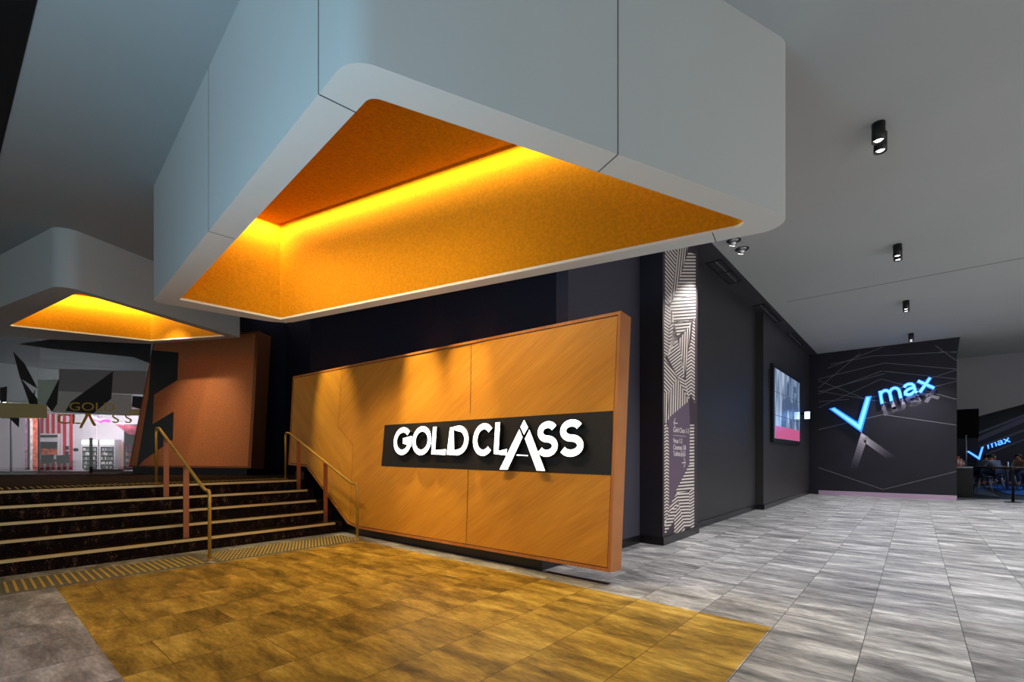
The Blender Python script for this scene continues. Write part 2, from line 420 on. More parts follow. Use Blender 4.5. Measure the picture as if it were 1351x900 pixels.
# grey bulkhead past the end wall with slanting lower edge, dark bar beyond
mb = MB()
a = on_x(1262,557,24.2); b = on_x(1400,520,24.2)
mb.prism([V3(24.2,-.9,ZC), V3(24.2,b.y-.5,ZC), V3(24.2,b.y,b.z), V3(24.2,a.y,a.z), V3(24.2,-.9,a.z)], (.3,0,0))
struct(mb.build('wall_bar_bulkhead', M['greywall']))
mb = MB(); mb.box(34, 34.3, -16, 6, 0, 6); mb.box(20.2, 34, 3.2, 3.4, 0, 5); mb.box(24.5, 34, -16, 3.4, 4.6, 4.8)
struct(mb.build('wall_bar', M['blackm']))
mb = MB(); mb.box(21.2, 34, -9, 3.2, 0, .012)
struct(mb.build('floor', M['black']))

# ================================================================== CANOPIES
def fillet(poly, radii, seg=10):
    out = []; n = len(poly)
    for i in range(n):
        p = Vector(poly[i]).to_2d(); a = Vector(poly[i-1]).to_2d(); b = Vector(poly[(i+1) % n]).to_2d()
        r = radii[i]; u = (a-p).normalized(); v = (b-p).normalized()
        ang = u.angle(v); t = r/math.tan(ang/2)
        c = p + (u+v).normalized() * (r/math.sin(ang/2))
        s, e = p+u*t, p+v*t
        a0 = math.atan2(s.y-c.y, s.x-c.x); a1 = math.atan2(e.y-c.y, e.x-c.x)
        d = (a1-a0+math.pi) % (2*math.pi) - math.pi
        for q in range(seg+1):
            th = a0+d*q/seg; out.append(Vector((c.x+r*math.cos(th), c.y+r*math.sin(th))))
    return out
def canopy(label, zb, zt, outer_px, inner_px, ro, ri, seams, panel_drop, gap):
    oc = [on_z(px, py, zb) for px, py in outer_px]; ic = [on_z(px, py, zb) for px, py in inner_px]
    O = fillet(oc, ro); I = fillet(ic, ri); n = len(O)
    cen = sum((p for p in oc), Vector())/4
    root = thing('canopy', label, 'ceiling canopy', (cen.x, cen.y, zb))
    mb = MB(); k = 0
    mb.v += [(p.x, p.y, zt) for p in O] + [(p.x, p.y, zb) for p in O] + [(p.x, p.y, zb) for p in I] + [(p.x, p.y, zb+.03) for p in I]
    for i in range(n):
        j = (i+1) % n
        mb.f.append((i, j, n+j, n+i)); mb.m.append(0); mb.sm.append(True)
        mb.f.append((n+i, n+j, 2*n+j, 2*n+i)); mb.m.append(0); mb.sm.append(False)
        mb.f.append((2*n+i, 2*n+j, 3*n+j, 3*n+i)); mb.m.append(0); mb.sm.append(False)
    # close the shell between the two skins with its own thickness
    shell = mb.build('shell', [M['canopy'], M['seam']], root, fix=False)
    me = shell.data
    # sharp edge between face and rim
    bm = bmesh.new(); bm.from_mesh(me)
    for e in bm.edges:
        if len(e.link_faces) == 2 and e.calc_face_angle(0) > .9: e.smooth = False
    bm.to_mesh(me); bm.free()
    # seams (shadow joints) as thin dark strips
    for kind, a, b in seams:
        sb = MB()
        if kind == 'rim':
            A = on_z(*a, zb); B = on_z(*b, zb); d = (B-A).normalized(); w = d.cross(V3(0,0,1))*.004
            sb.prism([A-w, B-w, B+w, A+w], (0,0,-.0015))
        else:
            A = on_z(*a, zb); d2 = Vector((A.x, A.y, 0)).normalized(); t = d2.cross(V3(0,0,1))*.004
            q = A - d2*.003
            sb.prism([q-t, q+t, q+t+V3(0,0,zt-zb), q-t+V3(0,0,zt-zb)], d2*.006)
        sb.build('joint', M['seam'], root)
    # felt lining
    zi = zt-.05
    lb = MB()
    lb.v += [(p.x, p.y, zb+.03) for p in I] + [(p.x, p.y, zi) for p in I]
    for i in range(n):
        j = (i+1) % n; lb.f.append((i, j, n+j, n+i)); lb.m.append(0); lb.sm.append(True)
    lb.build('felt_lining', M['felt'], root, fix=False)
    # flat light-trough lid above
    tb = MB(); tb.poly([(p.x, p.y, zi) for p in I]); tb.build('trough_lid', M['felt'], root, fix=False)
    # dropped ceiling panel, set back from the far sides
    ci = sum((Vector((p.x, p.y)) for p in ic), Vector((0,0)))/4
    ip = [Vector((p.x, p.y)) for p in ic]
    def offset(poly, ds):
        res = []; n = len(poly)
        L = []
        for i in range(n):
            a, b = poly[i], poly[(i+1) % n]; d = (b-a).normalized(); nn = Vector((-d.y, d.x))
            if (ci-a).dot(nn) < 0: nn = -nn
            L.append((a+nn*ds[i], d))
        for i in range(n):
            p1, d1 = L[i-1]; p2, d2 = L[i]
            den = d1.x*d2.y - d1.y*d2.x; t = ((p2.x-p1.x)*d2.y - (p2.y-p1.y)*d2.x)/den
            res.append(p1+d1*t)
        return res
    pp = fillet([V3(p.x, p.y, 0) for p in offset(ip, gap)], [min(.15, r) + .02 for r in ri])
    pb = MB(); zp = zi - panel_drop
    pb.prism([V3(p.x, p.y, zp) for p in pp], (0,0,.03)); pb.build('dropped_panel', M['felt'], root)
    return root, O, I, ip, zp
c1_outer = [(460.3,74), (1067,295.5), (374,427.6), (200.6,398.6)]
c1_inner = [(488.7,127), (997,296.6), (370.7,421.8), (237,395.5)]
seams1 = [('rim', (421,124.5), (470,148.5)), ('face', (420.5,124), None), ('rim', (815,204), (789,227)), ('face', (815,203.6), None),
          ('rim', (276,305.5), (309,315)), ('face', (275.5,305.5), None), ('rim', (940,307), (944.5,319))]
can1, O1, I1, ip1, zp1 = canopy('large white triangular ceiling canopy with glowing orange recess', 3.46, ZC, c1_outer, c1_inner, [.20,.20,.45,.12], [.09,.10,.03,.02], seams1, .10, [.015,.15,.15,.015])
c2_outer = [(78,375), (318,445.5), (197,453.5), (-90,441)]
c2_inner = [(103,386), (297,443.5), (199,450), (12,430)]
can2, O2, I2, ip2, zp2 = canopy('smaller grey ceiling canopy with orange recess above the stairs', 4.05, ZC, c2_outer, c2_inner, [.25,.05,.4,.1], [.1,.03,.03,.05], [('face', (234,424), None)], .10, [.015,.15,.15,.15])
# LED lines in the trough (they light the felt)
def led(root, a, b, z, power, w=.05, col=(1,.82,.32), off=.12, cen=None):
    a = Vector(a); b = Vector(b); d = (b-a).normalized(); n = Vector((-d.y, d.x))
    if (cen-a).dot(n) < 0: n = -n
    a = a + n*off + d*.08; b = b + n*off - d*.08
    mid = (a+b)/2; ln = (b-a).length; nw = V3(-n.x*.4, -n.y*.4, -1)
    l = bpy.data.lights.new('light_strip', 'AREA'); l.shape = 'RECTANGLE'; l.size = ln; l.size_y = w; l.energy = power; l.color = col
    o = bpy.data.objects.new('light_strip', l); C.objects.link(o)
    o.location = (mid.x, mid.y, z); o.rotation_euler = Matrix((V3(d.x,d.y,0), (-nw).normalized().cross(V3(d.x,d.y,0)).normalized(), (-nw).normalized())).transposed().to_euler()
    return o
cen1 = sum(ip1, Vector((0,0)))/4; cen2 = sum(ip2, Vector((0,0)))/4
led(can1, ip1[1], ip1[2], zp1+.02, 66, cen=cen1)
led(can1, ip1[2], ip1[3], zp1+.02, 26, cen=cen1)
led(can2, ip2[1], ip2[2], zp2+.02, 26, cen=cen2)
led(can2, ip2[2], ip2[3], zp2+.02, 42, cen=cen2)
led(can2, ip2[3], ip2[0], zp2+.02, 14, cen=cen2)

# ================================================================== SIGN BOARD
LEAN = .085
bn = Vector((-1, 0, LEAN)).normalized()      # face normal (towards the viewer, slightly up)
bp0 = V3(4.35, 2.4, .15)
def bd(px, py, off=0): return on_plane(px, py, bp0 + bn*off, bn)
root = thing('sign_board', 'large leaning timber board with lit GOLD CLASS lettering beside the stairs', 'sign board', (4.5, 6, 0))
TL, TR, BR = bd(387,497), bd(820,410.5), bd(803.5,755)
outline_px = [(387,497), (820,410.5), (804,755), (474,697.5), (459,691), (404.5,616), (381,613.5)]
OUT = [bd(*p) for p in outline_px]
OUT[2].y = OUT[1].y
tk = .21
mb = MB(); mb.prism([p - bn*.012 for p in OUT], -bn*tk); mb.build('edge_frame_body', M['woodF'], root)
# proud edge lipping
mb = MB(); cenb = sum(OUT, Vector())/len(OUT)
n = len(OUT)
def inset(poly, d):
    # polygon in board plane; e1 along -y, e2 up the lean
    e1 = Vector((0,-1,0)); e2 = e1.cross(bn); 
    if e2.z < 0: e2 = -e2
    P = [((p-bp0).dot(e1), (p-bp0).dot(e2)) for p in poly]; n = len(P)
    A = sum(P[i][0]*P[(i+1)%n][1]-P[(i+1)%n][0]*P[i][1] for i in range(n))
    sg = 1 if A > 0 else -1; L = []
    for i in range(n):
        a, b = Vector(P[i]), Vector(P[(i+1)%n]); dd = (b-a).normalized(); nn = Vector((-dd.y, dd.x))*sg; L.append((a+nn*d, dd))
    out = []
    for i in range(n):
        p1, d1 = L[i-1]; p2, d2 = L[i]; den = d1.x*d2.y-d1.y*d2.x; t = ((p2.x-p1.x)*d2.y-(p2.y-p1.y)*d2.x)/den; q = p1+d1*t
        out.append(bp0 + e1*q.x + e2*q.y)
    return out
IN = inset(OUT, .035); IN2 = inset(OUT, .045)
for i in range(n):
    j = (i+1) % n
    mb.prism([OUT[i]-bn*.012, OUT[j]-bn*.012, IN[j]-bn*.012, IN[i]-bn*.012], bn*.022)
mb.build('edge_lipping', M['woodF'], root)
# veneer: left panel and main panel, following the zig-zag joint
J = [bd(451,488.5), bd(446,563), bd(466,587), bd(461,697)]
def clampz(p, q): return p
left = [IN2[0], None]
# intersection of joint with the inset edges by projecting on the top and bottom lines
def on_line(a, b, y):
    t = (y-a.y)/(b.y-a.y); return a + (b-a)*t
jt = on_line(IN2[0], IN2[1], J[0].y); jb = on_line(IN2[4], IN2[3], J[3].y) if IN2[3].y < J[3].y < IN2[4].y else IN2[4]
up = lambda p: p + bn*.002
mb = MB()
mb.poly([up(p) for p in [IN2[0], jt, J[1], J[2], jb] + ([IN2[4]] if jb is not IN2[4] else []) + [IN2[5], IN2[6]]], 0)
vl = mb.build('left_veneer', M['woodB'], root, fix=False); vl['label'] = 'veneer with grain falling to the right'
mb = MB(); mb.poly([up(p) for p in [jt, IN2[1], IN2[2], IN2[3], jb, J[2], J[1]]], 0)
mb.build('main_veneer', M['woodA'], root, fix=False)
for (a, b) in [(jt, J[1]), (J[1], J[2]), (J[2], jb), (bd(622,448,.004), bd(620.5,546,.004)), (bd(618,619,.004), bd(615,716,.004))]:
    d = (b-a).normalized(); w = d.cross(bn)*.003
    mb = MB(); mb.poly([a-w+bn*.003, b-w+bn*.003, b+w+bn*.003, a+w+bn*.003])
    mb.build('veneer_joint', M['woodD'], root, fix=False)
mb = MB()
for i in range(n):
    j = (i+1) % n
    mb.poly([IN[i]+bn*.001, IN[j]+bn*.001, IN2[j]+bn*.001, IN2[i]+bn*.001])
mb.build('shadow_gap', M['woodD'], root, fix=False)
# dark band
B = [bd(507.5,561,.006), bd(808.5,542,.006), bd(806.5,627,.006), bd(503,615,.006)]
mb = MB(); mb.prism(B, -bn*.006); mb.build('dark_band', M['band'], root)
# lettering on the board
zo = .085
def lp(zx, zy): return bd(490+zx/4.094, 540+zy/4.094, zo)
e1 = Vector((0,-1,0)); e2 = e1.cross(bn); e2 = e2 if e2.z > 0 else -e2
o0 = bp0 + bn*zo
def to2(p): d = p-o0; return d.dot(e1), d.dot(e2)
def fn(x, y): return o0 + e1*x + e2*y
defs = [('G',121,217,98,247),('O',221,323,92,248),('L',328,405,94,247),('D',420,524,88,249),('C',549,664,76,252),('L',665,735,70,250),('S',893,1008,65,257),('S',1014,1147,55,257)]
tl = [to2(lp(121,98)), to2(lp(1147,55))]; bl = [to2(lp(121,247)), to2(lp(1147,257))]
lroot_names = {'G':'letter_g','O':'letter_o','L':'letter_l','D':'letter_d','C':'letter_c','S':'letter_s'}
for ch, xa, xb, ya, yb in defs:
    a = to2(lp(xa, (ya+yb)/2)); b = to2(lp(xb, (ya+yb)/2)); m = (xa+xb)/2
    t = to2(lp(m, ya)); d = to2(lp(m, yb))
    mb = MB(); Wd = .079
    for pts, cl in letter(ch, a[0], b[0], d[1], t[1], Wd):
        add_stroke(mb, pts, Wd, fn, -bn*.055, 0, 1, cl)
    mb.build(lroot_names[ch], [M['lit'], M['return']], root)
mb = MB()
for P in ([(825,58),(846,98),(824,138),(805,96)], [(799,108),(816,152),(735,326),(692,326)], [(853,110),(938,333),(893,331),(829,160)], [(785,245),(845,248),(845,253),(785,251)]):
    mb.prism([lp(*p) for p in P], -bn*.055, 0, 1)
mb.build('letter_a', [M['lit'], M['return']], root)
# plinth under the board
mb = MB(); mb.box(4.45, 4.88, 3.34, 7.75, 0, .30); mb.box(4.45, 4.88, 7.75, 9.3, 0, .5); mb.box(4.47, 4.88, 9.3, 9.68, 0, ZP+.15)
mb.build('plinth', M['skirt'], root)
# thin dark strip laid on the floor for the board's shadow
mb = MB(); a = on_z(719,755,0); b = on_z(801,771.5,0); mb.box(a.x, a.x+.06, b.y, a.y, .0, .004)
tag(mb.build('floor_shadow_strip', M['woodD']), 'narrow dark strip painted as shadow on the grey floor under the board', 'painted shadow')

# ================================================================== STAIRS
root = thing('staircase', 'five dark carpeted steps with brass nosings', 'stairs', (1, 7.8, 0))
XS0, XS1 = -4.0, 4.42
for k in range(5):
    mb = MB(); y0 = Y1+k*T_; z1 = (k+1)*R_
    mb.box(XS0, XS1, y0, (y0+T_) if k < 4 else YP+.31, 0, z1-.001 if k < 4 else ZP-.001)
    st = mb.build('step', M['carpet'], root)
    mb = MB()
    mb.box(XS0, XS1-.13, y0-.012, y0+.004, z1-.030, z1+.004, 1); mb.box(XS0, XS1-.13, y0+.004, y0+.05, z1-.004, z1+.004, 0)
    mb.build('nosing', [M['nosingt'], M['nosingf']], st)
# tactile strips
root = thing('tactile_strip', 'brass tactile strip of long bars at the foot of the stairs', 'tactile strip', (.6, 7.1, 0))
mb = MB(); mb.box(-3.9, 2.05, 6.74, 7.44, 0, .004); mb.build('base_plate', M['tact'], root)
x = -.35; i = 0
while x < 1.98:
    mb = MB(); mb.box(x, x+.022, 6.80, 7.40, .004, .010); o = mb.build('bar', M['stud'], root); x += .0645; i += 1
root = thing('tactile_strip', 'brass studded tactile strip ending beside the leaning board', 'tactile strip', (3.1, 7.1, 0))
mb = MB(); mb.box(2.12, 4.22, 6.74, 7.44, 0, .004); mb.build('base_plate', M['tact'], root)
pts = []
y = 6.80; row = 0
while y < 7.42:
    x = 2.2 + (.025 if row % 2 else 0)
    while x < 4.18: pts.append((x, y)); x += .05
    y += .05; row += 1
pts.sort(key=lambda p: p[0]*CA + p[1]*SA)
prof = [(.0125, 0), (.0125, .004), (.008, .006), (0.0, .006)]
sm = MB(); sm.lathe(prof, seg=8); first = None
for i, (px, py) in enumerate(pts[:100]):
    if first is None:
        first = sm.build('stud', M['stud'], None); o = first
    else:
        o = first.copy(); C.objects.link(o)
    o.parent = root; o.location = Vector((px, py, .004)) - root.location
mb = MB()
for px, py in pts[100:]: mb.lathe(prof, (px, py, .004), seg=8)
o = mb.build('studs', M['stud'], root); o['kind'] = 'stuff'
root = thing('tactile_strip', 'faint brass studded strip at the top of the stairs', 'tactile strip', (1.5, 9.6, ZP))
mb = MB(); mb.box(-3.9, 4.3, YP+.32, YP+.92, ZP-.001, ZP+.003); mb.build('base_plate', M['carpet'], root)
mb = MB(); y = YP+.36
while y < YP+.9:
    x = -3
    while x < 4.25: mb.lathe([(.011,0),(.008,.005),(0,.005)], (x, y, ZP+.003), seg=5); x += .075
    y += .075
o = mb.build('studs', M['stud'], root); o['kind'] = 'stuff'

# ================================================================== HANDRAILS
def handrail(label, x, yb, yt, post):
    root = thing('handrail', label, 'handrail', (x, yb, 0), 'stair handrails')
    r = .021; zb = .90; zt = ZP+.92
    def bend(p, a, b, rad=.07, n=6):
        p, a, b = Vector(p), Vector(a), Vector(b); u = (a-p).normalized(); v = (b-p).normalized()
        s, e = p+u*rad, p+v*rad
        return [(s*(1-t)**2 + p*2*t*(1-t) + e*t*t) for t in [i/n for i in range(n+1)]]
    P = [V3(x,yb,0), V3(x,yb,zb), V3(x,yb+.17,zb), V3(x,yt-.16,zt), V3(x,yt,zt), V3(x,yt,ZP)]
    path = [P[0]+V3(0,0,.01)] + bend(P[1],P[0],P[2]) + bend(P[2],P[1],P[3]) + bend(P[3],P[2],P[4]) + bend(P[4],P[3],P[5]) + [P[5]]
    mb = MB(); mb.tube(path, r, 14); mb.build('rail', M['brassd'], root)
    def zrail(y): t = (y-(yb+.17))/((yt-.16)-(yb+.17)); return zb+(zt-zb)*t
    for yy, zf in post:
        mb = MB(); mb.box(x-.035, x+.035, yy-.008, yy+.008, zf-.001, zrail(yy)-.012); mb.build('post', M['copper'], root)
    for yy, zf in ((yb,0), (yt,ZP)):
        mb = MB(); mb.lathe([(.045,.0),(.045,.01),(.022,.016)], (x,yy,zf+.003)); mb.build('base_flange', M['brassd'], root)
handrail('brass handrail standing in the middle of the stairs', 2.1, 6.95, 9.51, [(7.93, R_), (8.93, 4*R_)])
handrail('brass handrail close against the timber sign board', 4.2, 6.90, 9.51, [(7.93, R_), (8.95, 4*R_)])

# ================================================================== COLUMN GRAPHIC
def clip(poly, a, b, c):   # keep a*x+b*y<=c
    out = []
    for i in range(len(poly)):
        p, q = poly[i], poly[(i+1) % len(poly)]
        dp, dq = a*p[0]+b*p[1]-c, a*q[0]+b*q[1]-c
        if dp <= 0: out.append(p)
        if (dp < 0 < dq) or (dq < 0 < dp):
            t = dp/(dp-dq); out.append((p[0]+(q[0]-p[0])*t, p[1]+(q[1]-p[1])*t))
    return out
def convex_clip(sub, reg):
    A = sum(reg[i][0]*reg[(i+1)%len(reg)][1]-reg[(i+1)%len(reg)][0]*reg[i][1] for i in range(len(reg)))
    r = reg if A > 0 else reg[::-1]
    for i in range(len(r)):
        p, q = r[i], r[(i+1)%len(r)]
        a, b = (q[1]-p[1]), -(q[0]-p[0]); sub = clip(sub, a, b, a*p[0]+b*p[1])
        if len(sub) < 3: return []
    return sub
YC = 2.898
XA, XB = 6.9, 8.4
# graphic coordinates: u 0..1 across the pillar, t photo row (px) measured on the pillar's left edge
def zrow(px, py): return on_y(px, py, YC).z
def gp(px, py):
    p = on_y(px, py, YC); return (min(max(p.x, XA+.002), XB-.002), p.z)
def zA(x, y): return (870 + x/8.18, -(320 + y/8.18))      # top crop
def zB(x, y): return (870 + x/6.43, -(420 + y/6.43))      # middle crop
def zD(x, y): return (870 + x/7.2, -(600 + y/7.2))
gp2 = lambda p: gp(p[0], -p[1])        # bottom crop
regs = [
 ([zA(60,60), zA(195,60), zA(170,290), zA(115,660), zA(60,660)], -50),
 ([zA(195,40), zA(310,40), zA(280,170), zA(185,500), zA(110,670), zA(165,280)], 84),
 ([zA(310,100), zA(390,130), zA(390,560), zA(145,620), zA(215,400), zA(270,230)], 0),
 ([zA(145,615), zA(390,560), zA(390,820), zA(150,890), zA(115,690)], 4),
 ([zA(60,670), zA(115,700), zB(120,0), zB(120,30), zB(80,60), zB(40,30)], -35),
 ([zA(115,700), zA(150,870), zB(150,170), zB(70,330), zB(90,60)], 35),
 ([zB(40,30), zB(85,70), zB(70,330), zB(40,320)], -35),
 ([zB(150,170), zB(190,330), zB(215,510), zB(150,490), zB(70,330), zB(120,60)], 38),
 ([zB(120,30), zB(280,20), zB(250,80), zB(150,150)], 6),
 ([zB(250,70), zB(270,20), zB(240,300), zB(215,500), zB(190,420), zB(165,180)], 88),
 ([zB(285,10), zB(300,10), zB(300,720), zB(265,640), zB(268,200)], -38),
 ([zB(268,180), zB(268,640), zB(250,690), zB(220,560), zB(240,300)], 38),
 ([zB(40,330), zB(150,495), zB(90,620), zB(40,640)], -48),
 ([zB(150,500), zB(250,700), zB(80,860), zB(60,860), zB(85,620)], 89),
 ([zB(150,495), zB(220,520), zB(255,700)], -28),
 ([zB(40,640), zB(85,620), zB(70,890), zB(40,890)], 89),
 ([zD(46,-290), zD(66,-290), zD(66,640), zD(46,690)], 35),
 ([zD(66,-290), zD(90,-260), zD(90,560), zD(66,600)], -35),
 ([zD(285,-285), zD(330,-285), zD(330,90), zD(285,90)], 3),
 ([zD(270,95), zD(330,95), zD(330,330), zD(165,370), zD(155,340)], 5),
 ([zD(165,355), zD(285,345), zD(285,690), zD(235,690), zD(190,500)], 4),
 ([zD(285,345), zD(330,320), zD(330,700), zD(285,690)], 32),
 ([zD(165,360), zD(180,450), zD(90,560), zD(95,480)], 40),
 ([zD(90,560), zD(180,450), zD(130,640), zD(50,760), zD(50,640)], 5),
 ([zD(180,450), zD(240,690), zD(240,760), zD(140,760), zD(140,600)], 45),
]
root = thing('pillar_graphic', 'tall zigzag striped wayfinding graphic on the dark pillar', 'wall graphic', (7.6, 2.9, 2.5))
mb = MB(); mb.box(XA, XB, YC, 2.899, .12, ZC-.01); mb.build('ground', M['colbase'], root)
mb = MB(); per = 4.2
for reg, ang in regs:
    a = math.radians(ang); nx, ny = -math.sin(a), math.cos(a); dx, dy = math.cos(a), math.sin(a)
    cs = [p[0]*nx+p[1]*ny for p in reg]
    p_ = per*(1.0 if abs(ang) < 20 else .82 if abs(ang) < 60 else .72)
    k = math.floor(min(cs)/p_)
    # convex hull not guaranteed: split into triangles fan around centroid
    cx = sum(p[0] for p in reg)/len(reg); cy = sum(p[1] for p in reg)/len(reg)
    tris = [[(cx,cy), reg[i], reg[(i+1)%len(reg)]] for i in range(len(reg))]
    while k*p_ < max(cs):
        c0, c1 = k*p_, k*p_+p_*.52
        T = 2000; q = [(nx*c0-dx*T, ny*c0-dy*T), (nx*c0+dx*T, ny*c0+dy*T), (nx*c1+dx*T, ny*c1+dy*T), (nx*c1-dx*T, ny*c1-dy*T)]
        for t in tris:
            r = convex_clip(q, t)
            if len(r) >= 3: mb.poly([(gp2(p)[0], YC-.001, gp2(p)[1]) for p in r])
        k += 1
mb.build('pale_stripes', M['stripe'], root, fix=False)
mb = MB()
pan = [zB(95,830), zB(250,700), zB(258,900), zD(285,0), zD(285,90), zD(265,130), zD(150,355), zD(105,490), zD(90,480), zD(90,-40), zB(72,870)]
pan = [gp2(p) for p in pan]; mb.poly([(p[0], YC-.002, p[1]) for p in pan]); mb.build('plum_panel', M['colpanel'], root, fix=False)
def text(body, size, loc, xdir, ydir, m, parent, name, sx=1.0, ext=0.001):
    cu = bpy.data.curves.new(name, 'FONT'); cu.body = body; cu.size = size; cu.extrude = ext
    tmp = bpy.data.objects.new(name, cu); C.objects.link(tmp)
    dg = bpy.context.evaluated_depsgraph_get(); me = bpy.data.meshes.new_from_object(tmp.evaluated_get(dg))
    bpy.data.objects.remove(tmp)
    xdir = Vector(xdir).normalized(); ydir = Vector(ydir).normalized(); zd = xdir.cross(ydir)
    Mx = Matrix((xdir*sx, ydir, zd)).transposed().to_4x4(); Mx.translation = Vector(loc)
    me.transform(Mx); me.materials.clear(); me.materials.append(m)
    o = bpy.data.objects.new(name, me); C.objects.link(o)
    if parent:
        o.parent = parent; o.matrix_parent_inverse = Matrix.Translation(-parent.location)
    return o
def zT(x, y): p = gp(870+x/10, 540+y/10); return V3(p[0], YC-.004, p[1])
hgt = lambda a, b: abs(a.z-b.z)
for body, xx, yb in [('Gold Class 1-2', 178, 300), ('Vmax 1-2', 178, 446), ('Cinemas 3-8', 178, 533), ('Toilets', 178, 618)]:
    p = zT(xx, yb); text(body, .115, p, (1,0,0), (0,0,1), M['textw'], root, 'wayfinding_text', sx={'Gold Class 1-2':.98,'Vmax 1-2':.85,'Cinemas 3-8':.92,'Toilets':.9}[body])
mb = MB()
def seg(a, b, w=.014):
    d = (b-a).normalized(); q = d.cross(V3(0,1,0))*w/2; mb.poly([a-q, b-q, b+q, a+q])
p = zT(185,180); seg(p, p+V3(.16,0,0)); seg(p, p+V3(.07,0,.08)); seg(p, p+V3(.07,0,-.08))
p = zT(340,705); seg(p-V3(.16,0,0), p); seg(p, p+V3(-.07,0,.08)); seg(p, p+V3(-.07,0,-.08))
p = zT(180,345); q = zT(345,357); seg(p, V3(q.x,p.y,p.z), .006)
p = zT(272,600)
for i in range(3):
    c = p + V3(.04+i*.08, 0, .0)
    mb.lathe([(.0,0),(.017,0)], (0,0,0), seg=3) if False else None
    seg(c+V3(0,0,-.03), c+V3(0,0,.03), .035)
    mb.poly([(c.x+.014*math.cos(t), c.y, c.z+.05+.014*math.sin(t)) for t in [2*math.pi*k/10 for k in range(10)]])
mb.build('arrow_and_pictogram', M['textw'], root, fix=False)

# ================================================================== SIDE WALL FITTINGS
# video wall 3x3
y0 = 2.9
xa = on_y(1022,530,2.82).x; xb = on_y(1054.7,530,2.82).x
root = thing('video_wall', 'wall screen of nine panels showing grey-blue figures over a pink band', 'screen', ((xa+xb)/2, 2.87, 1.8))
za, zb_ = 1.82, 3.70
mb = MB(); mb.box(xa-.12, xb+.1, 2.82, 2.899, za-.1, zb_+.1); mb.build('housing', M['black'], root, bevel=.01)
def screen_mat():
    m = bpy.data.materials.new('screen_image'); m.use_nodes = True; nt = m.node_tree; L = nt.links; b = nt.nodes['Principled BSDF']
    tc = nt.nodes.new('ShaderNodeTexCoord'); mp = nt.nodes.new('ShaderNodeMapping'); mp.inputs['Scale'].default_value = (1.3, 1, .35)
    L.new(tc.outputs['Object'], mp.inputs['Vector'])
    n = nt.nodes.new('ShaderNodeTexNoise'); n.inputs['Scale'].default_value = 2.0; n.inputs['Detail'].default_value = 2; n.noise_dimensions = '3D'
    L.new(mp.outputs[0], n.inputs['Vector'])
    r = ramp(nt, [(.35, srgb(70,92,124)), (.5, srgb(122,142,172)), (.65, srgb(176,192,214))]); L.new(n.outputs['Fac'], r.inputs[0])
    b.inputs['Base Color'].default_value = (0.01,.01,.01,1); b.inputs['Roughness'].default_value = .2
    L.new(r.outputs[0], b.inputs['Emission Color']); b.inputs['Emission Strength'].default_value = .9
    return m
M['screen'] = screen_mat(); M['pink'] = mat('screen_pink', (0,0,0,1), .2, emit=srgb(214,100,150), es=.8); M['sdark'] = mat('screen_dark_figure', (0,0,0,1), .2, emit=srgb(84,102,136), es=.8)
M['spale'] = mat('screen_pale', (0,0,0,1), .2, emit=srgb(206,214,230), es=.8)
dx = (xb-xa)/3; dz = (zb_-za)/3
for i in range(3):
    for j in range(3):
        mb = MB()
        x0_, x1_, z0_, z1_ = xa+i*dx+.008, xa+(i+1)*dx-.008, za+j*dz+.008, za+(j+1)*dz-.008
        mb.box(x0_, x1_, 2.812, 2.82, z0_, z1_, 0)
        if j == 0: mb.box(x0_, x1_, 2.8105, 2.812, z0_, z0_+.34, 1); 
        # the figures that run over the panels
        def fig(cx, w, top):
            P = [(cx-w*.5, za+.35), (cx-w*.42, za+.95), (cx-w*.36, za+1.12), (cx-w*.1, za+1.2), (cx-w*.09, top-.15), (cx, top), (cx+w*.09, top-.15), (cx+w*.1, za+1.2), (cx+w*.36, za+1.12), (cx+w*.42, za+.95), (cx+w*.5, za+.35), (cx+w*.2, za+.35), (cx, za+.9), (cx-w*.2, za+.35)]
            cxx = (cx, za+1.0)
            for q in range(len(P)):
                t = convex_clip([(x0_,z0_),(x1_,z0_),(x1_,z1_),(x0_,z1_)], [cxx, P[q], P[(q+1)%len(P)]])
                if len(t) >= 3: mb.poly([(p[0], 2.811, p[1]) for p in t], 2)
        fig(xa+.48*(xb-xa), 1.9, zb_-.12); fig(xa+.80*(xb-xa), 1.1, zb_-.5)
        if i == 2 and j == 2: mb.box(x0_+.15, x0_+.6, 2.8105, 2.812, z1_-.4, z1_-.2, 2)
        mb.build('screen_panel', [M['screen'], M['pink'], M['sdark']], root, fix=False)
# small white lightbox projecting past the screen
p = on_y(1064,548,2.7); 
root = thing('projecting_light_box', 'small glowing box sign projecting beyond the wall screen', 'light box', (p.x, 2.9, p.z))
mb = MB(); mb.box(p.x+.005, p.x+.10, 2.60, 2.76, p.z-.13, p.z+.13); mb.box(p.x+.02, p.x+.08, 2.76, 2.9, p.z+.03, p.z+.10); mb.build('casing', M['black'], root)
mb = MB(); mb.box(p.x-.003, p.x+.005, 2.61, 2.75, p.z-.115, p.z+.115); mb.build('lit_face', mat('lightbox_face', (1,1,1,1), .4, emit=(.45,.72,1,1), es=5), root)
mb = MB(); mb.poly([(p.x-.004, 2.73, p.z+.07), (p.x-.004, 2.63, p.z+.07), (p.x-.004, 2.63, p.z+.05), (p.x-.004, 2.73, p.z+.05)]); mb.poly([(p.x-.004, 2.69, p.z+.05), (p.x-.004, 2.67, p.z+.05), (p.x-.004, 2.67, p.z-.06), (p.x-.004, 2.69, p.z-.06)]); mb.build('box_sign_mark', M['blue0'], root, fix=False)
LBX = p
# wall switch strip
p = on_y(1014,500,2.9); mb = MB(); mb.box(p.x-.02, p.x+.02, 2.89, 2.9, p.z-.25, p.z+.25)
tag(mb.build('cable_cover', M['skirt']), 'slim dark vertical strip on the wall left of the screen', 'cable cover')
